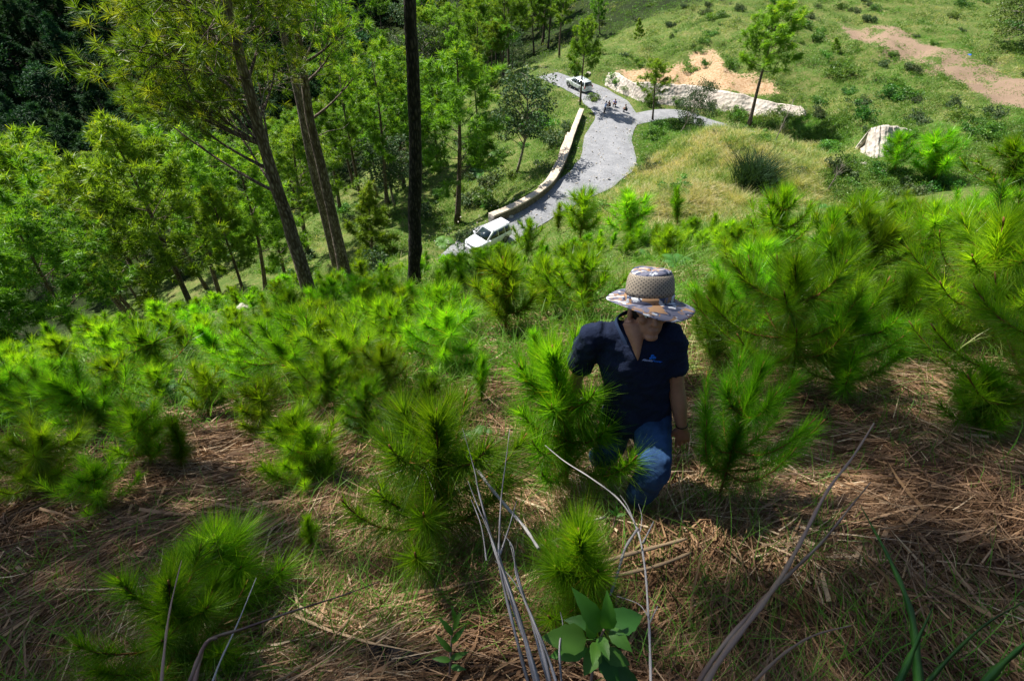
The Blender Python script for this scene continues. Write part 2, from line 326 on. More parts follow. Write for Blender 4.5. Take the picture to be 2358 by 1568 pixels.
# ------------------------------------------------------------------ ground sheet
def inpoly(px, py, poly):
    c = np.zeros(px.shape, bool); n = len(poly)
    for i in range(n):
        x1, y1 = poly[i]; x2, y2 = poly[(i+1) % n]
        with np.errstate(divide='ignore', invalid='ignore'):
            k = ((y1 > py) != (y2 > py)) & (px < (x2-x1)*(py-y1)/(y2-y1+1e-12)+x1)
        c ^= k
    return c
def wpoly(pts): return [tuple(hit(a, b, 20)[:2]) for a, b in pts]
def axis(lims):
    out = [lims[0][0]]
    for a, b, s in lims:
        k = max(1, int(round((b-a)/s))); out += list(a+(b-a)*(np.arange(k)+1)/k)
    return np.array(out)
gx = axis([(-420, -160, 10), (-160, -60, 2.5), (-60, -20, .8), (-20, -6, .3), (-6, 7, .11), (7, 20, .3), (20, 60, .7), (60, 140, 2), (140, 300, 10)])
gy = axis([(-25, -1, 1.0), (-1, 7, .11), (7, 20, .3), (20, 100, .6), (100, 240, 2.5), (240, 480, 10)])
GX, GY = np.meshgrid(gx, gy, indexing='ij')
GZ = G(GX, GY)
nx, ny = GX.shape
ii, jj = np.meshgrid(np.arange(nx-1), np.arange(ny-1), indexing='ij')
gq = np.stack([ii*ny+jj, (ii+1)*ny+jj, (ii+1)*ny+jj+1, ii*ny+jj+1], -1).reshape(-1, 4)
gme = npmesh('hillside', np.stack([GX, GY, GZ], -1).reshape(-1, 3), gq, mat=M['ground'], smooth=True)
SCAR = wpoly([(1395, 180), (1440, 160), (1500, 166), (1530, 150), (1580, 158), (1605, 112), (1650, 118), (1670, 160), (1720, 170), (1790, 200), (1790, 222), (1560, 205), (1480, 195)])
BROWN = wpoly([(1920, 45), (2060, 60), (2200, 120), (2370, 185), (2600, 240), (2600, 330), (2360, 255), (2200, 185), (2060, 130), (1960, 95)])
def soft_in(poly, x, y, r=1.0):
    s = np.zeros(x.shape)
    for dx, dy in ((0, 0), (r, 0), (-r, 0), (0, r), (0, -r)): s += inpoly(x+dx, y+dy, poly)
    return s/5
lit_f = lambda x, y: np.clip(1.2-np.hypot(x*.75, y)/9, 0, 1)*(y < 15)
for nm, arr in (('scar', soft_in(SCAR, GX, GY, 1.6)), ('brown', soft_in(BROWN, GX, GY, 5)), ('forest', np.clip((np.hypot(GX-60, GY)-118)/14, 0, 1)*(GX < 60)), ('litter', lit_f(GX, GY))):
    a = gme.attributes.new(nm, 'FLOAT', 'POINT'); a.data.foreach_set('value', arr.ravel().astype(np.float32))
tag(link('hillside', gme), kind='structure')
# ------------------------------------------------------------------ road
def road_strip(name, R, hw, dz=0.0):
    tg = np.gradient(R, axis=0); tg[:, 2] = 0; tg = unit(tg); sd = np.stack([tg[:, 1], -tg[:, 0], 0*tg[:, 0]], 1)
    K = 15; s = np.linspace(-1, 1, K); V = []
    for i in range(len(R)):
        for k in range(K):
            e = 1+0.10*N1(np.array([i*.16]), np.array([np.sign(s[k])*7.0]))[0]*1.6*abs(s[k])
            p = R[i] + sd[i]*hw[i]*s[k]*e*1.04; p = p.copy(); p[2] += dz + 0.06*(1-s[k]**2) + 0.06*float(N3(np.array([p[0]*.9]), np.array([p[1]*.9]))[0])*(1-abs(s[k])) - .02*abs(s[k])**3; V.append(p)
    n = len(R); i, k = np.meshgrid(np.arange(n-1), np.arange(K-1), indexing='ij')
    Q = np.stack([i*K+k, i*K+k+1, (i+1)*K+k+1, (i+1)*K+k], -1).reshape(-1, 4)
    return tag(link(name, npmesh(name, V, Q, mat=M['road'], smooth=True)), kind='structure')
road_strip('gravel_road', RC, width_c(np.linspace(0, 1, len(RC))))
road_strip('gravel_side_road', RB, np.full(len(RB), 1.5), -.03)
# ------------------------------------------------------------------ pine trees: trunk + crown meshes
def needle_tuft(acc, P, A, n, L, wd, tint, spread=1.0, droop=0.15, seg=2, m=0):
    """n needles at every point P along axis A"""
    k = len(P)
    if k == 0: return
    PP = np.repeat(P, n, 0); AA = np.repeat(unit(A), n, 0)
    r = unit(RNG.normal(size=(k*n, 3)))
    d = unit(AA*rnd(k*n, .25, 1.1)[:, None] + r*spread)
    LL = L*rnd(k*n, .7, 1.15)
    b = np.zeros((k*n, 3)); b[:, 2] = -droop*rnd(k*n, .3, 1.6)
    tt = np.clip(np.repeat(tint, n) + RNG.normal(size=k*n)*.09, 0, 1)
    ribbons(acc, PP - AA*(rnd(k*n, 0, .5)*L)[:, None], d, LL, wd, b, seg, tt, m)
def pine_meshes(seed, H, cb, R, nb, nt, nn, L, wd, r0, shape='round', lean=0.02, mcr='crown', droop=.12, tint0=.62):
    global RNG
    keep = RNG; RNG = np.random.default_rng(seed)
    tr = Acc(); cr = Acc()
    k = 12; t = np.linspace(0, 1, k)
    ax = np.stack([np.sin(t*3+seed)*lean*H*t, np.cos(t*2.3+seed*2)*lean*H*t, t*H], 1)
    tube(tr, ax, r0*(1-t*.88)**.9*(1+.35*np.exp(-t*14)), 9, rough=.12)
    def at(s): return np.array([np.interp(s, t, ax[:, i]) for i in range(3)])
    P = []; A = []; TT = []
    for b in range(nb):
        f = (b+.5*RNG.random())/nb; s = cb+(1-cb)*f**.92*.97
        if shape == 'round': prof = math.sqrt(max(.05, 1-(2*f-.75)**2*.9))*(1-.35*f)
        elif shape == 'cone': prof = 1.02-f*.92
        else: prof = .55+.5*math.sin(f*3)*RNG.random()
        ln = R*prof*(.6+.55*RNG.random()); az = b*2.4+RNG.random()*1.2
        up = -.05+.75*f+RNG.random()*.35 if shape != 'cone' else .15+.5*f+RNG.random()*.15
        d = np.array([math.cos(az), math.sin(az), up]); d /= np.linalg.norm(d)
        p0 = at(s); q = np.linspace(0, 1, 5)
        br = p0 + d*(ln*q)[:, None] + np.array([0, 0, .28*ln])*(q*q)[:, None] + RNG.normal(size=(5, 3))*.03*ln*q[:, None]
        tube(tr, br, max(.018, r0*.22*(1-.6*f))*(1-q*.8), 4, cap=False)
        nk = max(3, int(round(nt*prof*(.7+.6*RNG.random()))))
        for j in range(nk):
            u = .3+.7*RNG.random()**.75
            c = np.array([np.interp(u, q, br[:, i]) for i in range(3)])
            sd = unit(RNG.normal(size=3)+d*.9+np.array([0, 0, .5])); sl = ln*.28*(.4+.8*RNG.random())*(1.25-u*.5)
            e = c+sd*sl; e[2] += .1*sl
            if RNG.random() < .5: tube(tr, [c, (c+e)/2+np.array([0, 0, -.03*sl]), e], [.012, .009, .005], 3, cap=False)
            for z in range(2+int(RNG.random()*2)):
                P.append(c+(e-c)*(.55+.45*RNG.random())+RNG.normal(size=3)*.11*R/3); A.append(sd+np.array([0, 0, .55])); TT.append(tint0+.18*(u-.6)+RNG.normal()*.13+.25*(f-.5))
    P.append(at(1.0)); A.append((0, 0, 1)); TT.append(.8)
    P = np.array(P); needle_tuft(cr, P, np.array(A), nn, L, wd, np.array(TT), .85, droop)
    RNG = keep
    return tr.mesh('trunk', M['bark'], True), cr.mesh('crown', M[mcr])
PV = {}
for i in range(5): PV['mid%d' % i] = (pine_meshes(10+i, 15, .30+.05*i, 3.6+.3*(i % 3), 36, 20, 18, .46, .055, .20, 'round'), 15)
for i in range(3): PV['tall%d' % i] = (pine_meshes(30+i, 17, .45, 3.3, 26, 19, 18, .46, .055, .20, 'loose', .03), 17)
for i in range(3): PV['small%d' % i] = (pine_meshes(40+i, 6, .12, 1.5, 30, 16, 16, .34, .042, .08, 'cone', .015), 6)
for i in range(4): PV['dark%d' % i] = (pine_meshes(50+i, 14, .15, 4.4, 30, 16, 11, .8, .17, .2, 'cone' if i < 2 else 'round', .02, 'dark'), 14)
def leaf_cloud(acc, C, Rr, n, sz, tint=.5, flat=.75, m=0):
    """n small leaves over the shell of blobs C with radii Rr"""
    for c, r in zip(C, Rr):
        v = unit(RNG.normal(size=(n, 3))); rr = r*rnd(n, .55, 1.05); p = c + v*rr[:, None]*np.array([1, 1, flat])
        d = unit(v*.7+RNG.normal(size=(n, 3))*.7+np.array([0, 0, .1])); s = unit(np.cross(d, RNG.normal(size=(n, 3))))
        L = sz*rnd(n, .6, 1.3)[:, None]; w_ = L*.32
        V = np.stack([p, p+d*L*.45+s*w_, p+d*L, p+d*L*.45-s*w_], 1).reshape(-1, 3)
        q = np.arange(n)[:, None]*4+np.arange(4)[None]
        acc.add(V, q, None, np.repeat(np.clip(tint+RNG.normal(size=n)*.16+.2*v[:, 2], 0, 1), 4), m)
def bush_mesh(seed, R=1.0, nb=16, n=110, sz=.13, mt='shrub', tall=.8, name='foliage'):
    global RNG
    keep = RNG; RNG = np.random.default_rng(seed); a = Acc()
    C = RNG.normal(size=(nb, 3))*np.array([.5, .5, .35*tall])*R; C[:, 2] = np.abs(C[:, 2])+.25*R*tall
    Rr = R*rnd(nb, .2, .45)
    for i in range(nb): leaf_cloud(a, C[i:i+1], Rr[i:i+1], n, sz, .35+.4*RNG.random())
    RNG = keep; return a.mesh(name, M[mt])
def broadleaf_meshes(seed, H=9, R=2.4, mt='grey_leaf', nb=34, n=150, sz=.2, cb=.35):
    global RNG
    keep = RNG; RNG = np.random.default_rng(seed); tr = Acc(); cr = Acc(); t = np.linspace(0, 1, 9)
    ax = np.stack([np.sin(t*4+seed)*.25, np.cos(t*3+seed)*.2, t*H], 1); tube(tr, ax, .12*(1-t*.85), 7, rough=.15)
    for b in range(nb):
        f = RNG.random(); z = H*(cb+(1-cb)*f); rr = R*math.sqrt(max(.1, 1-(2*f-.8)**2*.8)); az = RNG.random()*6.28; q = rr*(.3+.7*RNG.random())
        c = np.array([math.cos(az)*q, math.sin(az)*q, z]); s0 = np.array([np.interp(max(0, z-rr*.5)/H, t, ax[:, i]) for i in range(3)])
        tube(tr, [s0, (s0+c)/2+np.array([0, 0, .1]), c], [.045, .03, .012], 4, cap=False)
        leaf_cloud(cr, c[None], np.array([R*rnd(1, .22, .42)[0]]), n, sz, .3+.4*RNG.random(), .8)
    RNG = keep; return tr.mesh('trunk', M['greybark'], True), cr.mesh('crown', M[mt])
PV['leafy0'] = (broadleaf_meshes(3), 9); PV['leafy1'] = (broadleaf_meshes(4, 9, 2.9, 'grey_leaf', 40), 9); PV['leafy2'] = (broadleaf_meshes(5, 9, 3.2, 'shrub', 42), 9)
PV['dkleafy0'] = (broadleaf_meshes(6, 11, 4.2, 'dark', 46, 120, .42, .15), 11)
def place_tree(kind, base, H, name='pine_tree', label='', cat='tree', group=None, top=None, rz=None, wide=1.0):
    (tm, cm), h0 = PV[kind]
    o = empty(name, base, label, cat, group)
    s = H/h0; sx = s*wide
    link('trunk', tm, o); link('crown', cm, o); o.scale = (sx, sx, s)
    up = Vector((0, 0, 1))
    if top is not None: up = (Vector(tuple(top))-Vector(tuple(base))).normalized()
    q = Vector((0, 0, 1)).rotation_difference(up) @ Matrix.Rotation(RNG.random()*6.28 if rz is None else rz, 4, 'Z').to_quaternion()
    o.rotation_mode = 'QUATERNION'; o.rotation_quaternion = q
    return o
def tree_px(kind, bx, by, tx, ty, D=None, **k):
    """base and top given in the photograph; the tree stands on the ground there and leans as photographed"""
    if D is None: b = hit(bx, by, 3)
    else: b = W(bx, by, D); b[2] = G1(b[0], b[1])
    lo, hi = 0.5, 45.0
    for _ in range(40):
        mid = (lo+hi)/2
        if proj(b+np.array([0, 0, mid]))[1] > ty: lo = mid
        else: hi = mid
    H = lo; r = ray(tx, ty); top = r*((b[1])/r[1]) if abs(tx-proj(b+np.array([0, 0, H]))[0]) > 3 else None
    if top is not None: H = float(np.linalg.norm(top-b))
    b = b.copy(); b[2] -= .15
    return place_tree(kind, b, H, top=top, **k)
MT = [  # kind, base px, top px, depth, width, label
 ('mid0', 1053, 515, 1062, 95, None, 1.25, 'broad crowned pine with a single bare lower branch standing left of the stone wall'),
 ('small0', 858, 602, 845, 418, None, 1.2, 'small cone shaped pine standing alone between the paired trunks and the charred trunk'),
 ('mid1', 1336, 243, 1353, 35, None, 1.0, 'pine in front of the silver car whose shadow covers the road'),
 ('mid2', 1503, 277, 1516, 135, None, 1.25, 'short round pine at the road junction before the pale stone slope'),
 ('mid3', 1725, 290, 1800, -5, None, 1.25, 'dense pine leaning right above the stone pitched bank'),
 ('tall0', 1288, 135, 1300, -60, None, 1.3, 'tall pine behind the silver car with its top cut by the frame'),
 ('mid4', 1160, 260, 1140, 45, 96, 1.35, 'large bright pine behind and left of the grey leaved tree'),
 ('tall1', 893, 505, 850, 120, None, 1.1, 'slender pine with long bare trunk just left of the charred trunk'),
 ('tall2', 826, 455, 790, 160, 66, 1.1, 'slender bare stemmed pine between the paired trunks and a second slender pine'),
 ('mid0', 440, 712, 222, 258, 36, 1.05, 'leaning pine in the middle of the left grove with the widest crown'),
 ('mid1', 380, 727, 150, 380, 38, 1.1, 'leaning pine left of the widest crowned pine of the left grove'),
 ('tall0', 505, 700, 395, 330, 44, 1.1, 'pine of the left grove nearest to the tall leaning trunk'),
 ('mid2', 190, 817, 20, 500, 30, 1.15, 'low leaning pine with yellowish crown at the left edge of the slope'),
 ('mid3', 85, 870, -110, 560, 31, 1.2, 'pine at the left edge cut by the frame'),
 ('mid4', 240, 640, -20, 330, 48, 1.1, 'pine behind the left edge pines with trunk leaning to the left'),
 ('tall1', 310, 700, 90, 420, 43, 1.1, 'thin pine behind the leaning grove on the left'),
 ('tall2', 600, 672, 560, 360, 48, 1.2, 'pale green pine seen between the tall leaning trunk and the left grove'),
 ('mid0', 650, 640, 610, 420, 52, 1.1, 'lower pine directly behind the tall leaning trunk'),
 ('mid1', 560, 682, 480, 420, 41, .9, 'thin low pine with dead twigs in front of the left grove'),
 ('small1', 245, 800, 215, 720, 24, 1.3, 'bushy small pine on the crest at the left below the grove'),
 ('mid2', 700, 560, 670, 300, 62, 1.3, 'round pine seen between the tall leaning trunk and the paired trunks'),
 ('mid3', 1010, 420, 985, 140, 78, 1.1, 'pine just right of the charred trunk with light bare stem'),
 ('mid4', 920, 400, 905, 170, 80, 1.1, 'pine left of the charred trunk in the second row'),
 ('mid1', 1100, 330, 1085, 110, 88, 1.1, 'pine behind the broad crowned pine'),
 ('small2', 1345, 160, 1340, 100, 90, 1.3, 'small pine behind the silver car beside the rocks'),
 ('mid2', 1230, 120, 1225, -30, 112, 1.3, 'round pine in the valley above the silver car'),
 ('mid0', 1380, 90, 1375, -20, 105, 1.2, 'pine on the skyline ridge above the silver car'),
 ('mid1', 1040, 180, 1045, 60, 135, 1.2, 'pale valley pine right of the charred trunk top'),
 ('small2', 1930, 120, 1925, 85, None, 1.3, 'tiny pine at the end of the brown track'),
 ('small0', 1470, 100, 1472, 40, 96, 1.2, 'small bright pine on the green hill left of the landslip'),
]
for k_, bx, by, tx, ty, D, wd, lb in MT: tree_px(k_, bx, by, tx, ty, D, label=lb, wide=wd, group='pines of the valley' )
tree_px('leafy0', 1190, 402, 1222, 165, None, name='broadleaf_tree', label='grey leaved tree with pale forked trunk left of the wall', wide=1.2)
tree_px('leafy1', 1560, 315, 1640, 190, 66, name='broadleaf_tree', label='grey green shrubby tree in front of the pale stone slope', wide=1.0)
tree_px('leafy2', 2345, 160, 2352, -20, 80, name='broadleaf_tree', label='leafy tree at the upper right corner above the brown field', wide=1.2)
# scattered rows of the valley
def gscatter(n, fx, poly=None, tries=60, mind=0.0):
    out = []
    for _ in range(n*tries):
        p = fx()
        if p is None: continue
        if mind and any((p[0]-q[0])**2+(p[1]-q[1])**2 < mind*mind for q in out): continue
        out.append(p)
        if len(out) >= n: break
    return out
keepout = [hit(a, b, 20)[:2] for a, b in ((1336, 243), (1053, 515), (1503, 277), (1195, 400), (858, 602), (893, 505))]
def valley():
    px = random.uniform(-150, 1330); D = random.uniform(40, 150); py = random.uniform(0, 600)
    p = W(px, py, D); z = G1(p[0], p[1]); a, b, d = proj((p[0], p[1], z))
    if not (-200 < a < 1280 and -60 < b < (700 if a < 480 else 620)): return None
    if a > 950 and b > 205: return None
    if 500 < a < 950 and b > 500: return None
    if F_raw(np.array(p[0]), np.array(p[1])) > z+3 and D < 50: return None
    if a > 1180 and b > 120: return None
    if d > 135 and a < 740: return None
    rdd = road_dist(np.array([p[0]]), np.array([p[1]]))[0][0]
    if rdd < 6: return None
    return (p[0], p[1], z)
for i, p in enumerate(gscatter(205, valley, mind=4.4)):
    d = np.hypot(p[0], p[1]); kind = random.choice(['mid0', 'mid1', 'mid2', 'mid3', 'mid4', 'tall0', 'tall1', 'small0'])
    a = proj(p)[0]
    if random.random() < .15: kind = 'leafy%d' % random.randrange(3)
    lb = 'green pine among many in the middle of the valley behind the slope' if a > 500 else 'green pine among many on the left side of the valley'
    place_tree(kind, (p[0], p[1], p[2]-.1), random.uniform(10, 16)*(.6 if kind.startswith(('small', 'leafy')) else 1), 'pine_tree' if not kind.startswith('leafy') else 'broadleaf_tree', lb if not kind.startswith('leafy') else 'leafy tree among the pines in the valley', group='valley trees behind the slope' if not kind.startswith('leafy') else 'leafy trees in the valley', wide=random.uniform(1.1, 1.5), top=(p[0]+random.uniform(-1.2, .8), p[1], p[2]+14))
def farhill():
    x = random.uniform(-230, 75); y = random.uniform(80, 300); z = G1(x, y); a, b, d = proj((x, y, z))
    if not (-150 < a < 1330 and -140 < b < 520) or d < 128: return None
    return (x, y, z)
for i, p in enumerate(gscatter(285, farhill, mind=6.2)):
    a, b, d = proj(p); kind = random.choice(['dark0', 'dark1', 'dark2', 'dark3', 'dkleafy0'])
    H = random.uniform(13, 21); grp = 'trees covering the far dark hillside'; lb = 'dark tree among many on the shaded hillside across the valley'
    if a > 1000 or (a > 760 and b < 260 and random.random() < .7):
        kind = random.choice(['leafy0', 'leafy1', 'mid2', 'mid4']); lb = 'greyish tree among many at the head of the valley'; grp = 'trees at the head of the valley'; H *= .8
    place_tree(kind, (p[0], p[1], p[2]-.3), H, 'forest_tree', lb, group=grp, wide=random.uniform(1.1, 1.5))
# unseen pines added past the left edge for dappled shade follow the near trunks
# ------------------------------------------------------------------ the near trunks
def px_path(pts, Y):
    out = []
    for a, b in pts: r = ray(a, b); out.append(r*(Y/r[1]))
    return np.array(out)
SHADE = [(-900, 950), (300, 985), (560, 1100), (830, 1290), (1000, 1320), (1240, 1215), (1380, 1310), (1620, 1310), (1660, 1160), (1850, 960), (2150, 960), (2500, 860), (2500, 3500), (-900, 3500)]
MANP = [(1310, 700), (1620, 700), (1660, 1150), (1400, 1180), (1310, 950)]
SUNPTS = [(W(1380, 1450, 1.42), .20), (W(1310, 900, 2.5), .30), (W(960, 1000, 2.4), .22), (W(1500, 1260, 2.75), .34), (W(1750, 960, 2.6), .26), (W(1500, 640, 2.2), .16), (W(1300, 1270, 2.0), .16), (W(520, 1250, 2.2), .16), (W(950, 1450, 2.0), .16), (W(2250, 1150, 2.6), .2)]  # spots kept free of unseen tufts so that sun patches fall there
def shade_ok(c):  # keeps only added tufts whose shadow lands in the chosen areas
    for q_, r_ in SUNPTS:
        v_ = c-q_; v_ = v_-SUN*(v_ @ SUN)
        if v_ @ v_ < (r_+.22)**2: return False
    for up, poly in ((0, SHADE), (1.0, MANP)):
        t_ = (c[2]+2.05-up+.68*c[1]-.22*c[0])/(SUN[2]+.68*SUN[1]-.22*SUN[0]); g = c-SUN*t_; a_, b_, d_ = proj(g)
        if d_ < .3: return bool(up == 0 and g[1] < 1)
        if inpoly(np.array([a_]), np.array([b_]), poly)[0]: return True
    return False
def near_tree(name, label, pts, wpx, mt, cat='tree', dead=10, crown=None, seed=1, tops=None, Dbase=None, wp=None):
    global RNG
    keep = RNG; RNG = np.random.default_rng(seed)
    if wp is None: b = hit(*pts[0], 4); Y = b[1]; P = px_path(pts, Y)
    else: P = np.array(wp, float); Y = P[0][1]
    rr = [.5*w_*(p @ CF)/FPX for w_, p in zip(wpx, P)] if wp is None else list(wpx)
    if tops is None: tops = 17.0
    dv_ = unit(P[-1]-P[-3]); dv_[2] = max(dv_[2], .9); dv_ = unit(dv_)
    while P[-1][2] < tops: P = np.vstack([P, P[-1]+dv_*2.2+np.array([.25, 0, 0])]); rr.append(max(.03, rr[-1]*.86))
    P[0] -= (P[1]-P[0])*.12
    ft = np.linspace(0, len(P)-1, 40); Ps = np.stack([np.interp(ft, range(len(P)), P[:, i]) for i in range(3)], 1); rs = np.interp(ft, range(len(P)), rr)
    for _ in range(2): Ps[1:-1] = (Ps[:-2]+2*Ps[1:-1]+Ps[2:])/4
    Ps[2:-2, :2] += RNG.normal(size=(36, 2))*.012
    rs = rs*(1+.3*np.exp(-ft*2.2))
    o = empty(name, Ps[0], label, cat); L0 = Ps[0].copy(); Ps = Ps-L0
    a = Acc(); tube(a, Ps, rs, 14, rough=.14)
    link('trunk', a.mesh('trunk', M[mt], True), o)
    if dead:
        d_ = Acc()
        for i in range(dead):
            f = RNG.random()*.75+.2; i0 = int(f*39); p0 = Ps[i0]; az = RNG.random()*6.28; ln = (.3+1.5*RNG.random()**2)
            d = np.array([math.cos(az), math.sin(az)*.8, .1+RNG.random()*.7]); q = np.linspace(0, 1, 6)
            br = p0+d*(q*ln)[:, None]+np.cumsum(RNG.normal(size=(6, 3))*.05*ln, 0)*q[:, None]; tube(d_, br, .022*(1-q*.8)*(.5+ln*.4), 5, cap=False)
            for j in range(int(2+ln*3)):
                u = int(1+RNG.random()*4); e = br[u]+unit(RNG.normal(size=3)+d*.8)*ln*.35*RNG.random(); tube(d_, [br[u], (br[u]+e)/2+RNG.normal(size=3)*.03, e], [.008, .006, .003], 3, cap=False)
        link('dead_branches', d_.mesh('dead_branches', M['greybark'], True), o)
    if crown:
        br_ = Acc(); c_ = Acc(); P_ = []; A_ = []; T_ = []
        for (tx, ty, dd, nn_, rad_) in crown:
            tgt = (np.array(ty, float)-L0) if tx is None else (lambda r: r*((Y+dd)/r[1]) - L0)(ray(tx, ty))
            hz = tgt[2]-np.linalg.norm(tgt[:2]-Ps[20][:2])*.45
            i0 = int(np.argmin(np.abs(Ps[:, 2]-hz))); p0 = Ps[i0]; q = np.linspace(0, 1, 7)
            mid = (p0+tgt)/2+np.array([0, 0, -.12*np.linalg.norm(tgt-p0)])
            if tx is None: p0 = Ps[-1]-np.array([0, 0, max(.3, min(2.5, Ps[-1][2]-tgt[2]+1.5))]) if False else Ps[int(np.argmin(np.abs(Ps[:, 2]-(tgt[2]-1.0))))]; mid = (p0+tgt)/2
            br = ((1-q)**2)[:, None]*p0+(2*q*(1-q))[:, None]*mid+(q*q)[:, None]*tgt
            tube(br_, br, .05*(1-q*.8), 5, cap=False)
            for j in range(nn_ if tx is None else int(nn_*2.4)):
                c = tgt+RNG.normal(size=3)*rad_*np.array([1, .9, .7])
                if tx is None:
                    if not shade_ok(c+L0): continue
                s0 = br[3+int(RNG.random()*4)]; dv = unit(c-s0)
                if RNG.random() < .55: tube(br_, [s0, (s0+c)/2+RNG.normal(size=3)*.06, c], [.014, .01, .006], 3, cap=False)
                P_.append(c); A_.append(dv+np.array([0, 0, .4])); T_.append((.74 if tx is None else .78)+RNG.normal()*.2)
        needle_tuft(c_, np.array(P_), np.array(A_), 44, .28, .016, np.array(T_), .8, .12, 2)
        link('branches', br_.mesh('branches', M['bark'], True), o); link('crown', c_.mesh('crown', M['crown']), o)
    RNG = keep; return o, Ps+L0
HI = lambda x, y, z, n, r: (None, (x, y, z), 0, n, r)  # unseen tufts above the frame, added for the shade they cast
crown1 = [(380, 60, 1, 22, .55), (330, 110, -1, 20, .5), (430, 130, 1.5, 24, .6), (360, 190, 0, 20, .5), (440, 215, 0, 18, .5), (410, 20, 2, 22, .6), (480, 70, -1.5, 18, .5), (500, 160, 1.5, 18, .5), (340, 30, 1, 20, .5), (400, 250, .5, 9, .35), (540, 20, 2, 14, .6), (470, -30, 1, 20, .6), (360, -50, 0, 24, .7), (600, 60, 1.5, 14, .5), (640, 130, 2, 12, .5), (590, 160, 2.5, 12, .5), (320, 230, 1, 8, .3), (520, 250, 2, 8, .4), (300, 170, 0, 12, .4), (620, -10, 1, 14, .5), (455, 290, 0, 4, .25),
          (420, -150, 1, 25, .8), (560, -140, 0, 25, .8), (480, -230, 2, 30, .9), (600, -260, 1, 30, 1.0), (520, -330, 0, 30, 1.1)]
near_tree('pine_tree', 'tallest leaning pine with dark bark and golden green crown at the upper left', [(720, 702), (690, 590), (652, 480), (612, 360), (582, 240), (556, 150), (536, 60), (515, -30), (490, -160), (465, -330)], [30, 29, 28, 26, 24, 22, 21, 20, 19, 19], 'bark', dead=38, crown=crown1+[HI(-9+4*RNG.random(), 6.5+3.5*RNG.random(), 9+8*RNG.random(), 70, 1.2) for _ in range(22)], seed=2)
crown2 = [(770, 110, 1, 10, .45), (800, 60, 1, 8, .4), (740, 30, 1.5, 12, .5), (690, -40, 1, 20, .7), (780, -60, 0, 20, .8), (640, -140, 1, 26, .9), (740, -190, 0, 30, 1.0), (680, -280, 1, 30, 1.2), (820, 170, 1.5, 5, .3)]
near_tree('pine_tree', 'right trunk of the paired pines with reddish grey bark and dead twigs', [(800, 657), (779, 560), (761, 470), (737, 370), (716, 290), (701, 200), (690, 100), (668, 0), (640, -150), (620, -300)], [25, 24, 22, 21, 19, 18, 17, 16, 16, 16], 'bark', dead=40, crown=crown2+[HI(-7+4*RNG.random(), 7+3.5*RNG.random(), 11+6*RNG.random(), 70, 1.2) for _ in range(15)], seed=3)
near_tree('pine_tree', 'left trunk of the paired pines half hidden behind its neighbour', [(784, 640), (748, 500), (722, 400), (697, 270), (672, 150), (642, 40), (610, -100), (590, -260)], [20, 19, 18, 17, 16, 15, 14, 13], 'bark', dead=34, crown=[(700, 60, 2, 8, .4), (600, -120, 1, 26, .9), (560, -220, 1.5, 30, 1.1), (660, -220, 1.5, 30, 1.1)], seed=4)
near_tree('charred_tree', 'charred black bare trunk standing upright left of the white car', [(955, 655), (953, 600), (957, 572), (955, 545), (954, 470), (959, 350), (953, 200), (948, 100), (944, -20), (940, -160), (938, -300)], [29, 27, 33, 29, 30, 28, 31, 29, 28, 22, 10], 'burnt', dead=0, seed=5, crown=[HI(-4.5+3.5*RNG.random(), 7+3.5*RNG.random(), 11+6*RNG.random(), 70, 1.2) for _ in range(11)])  # green tufts on this trunk are added out of view to shade the slope

# unseen tall pines added past the left edge, crowns shaped to shade the foreground
for sd_, (x, y) in enumerate(((-13.4, 6.2), (-16.8, 8.6))):
    z = G1(x, y)-.2; pth = [(x, y, z), (x+.1, y, z+4), (x+.4, y+.1, z+9), (x+1.0, y+.2, z+14), (x+1.8, y+.3, z+19), (x+2.4, y+.4, z+24)]
    lab = ['tall pine just beyond the left edge shading the lower slope', 'second tall pine beyond the left edge behind the first'][sd_]
    near_tree('pine_tree', lab, None, [.26, .23, .2, .17, .13, .07], 'bark', dead=12, crown=[HI(-12+8*RNG.random(), 4.0+6.5*RNG.random(), 3+11*RNG.random(), 84, 1.3) for _ in range(20)], seed=20+sd_, wp=pth, tops=5)
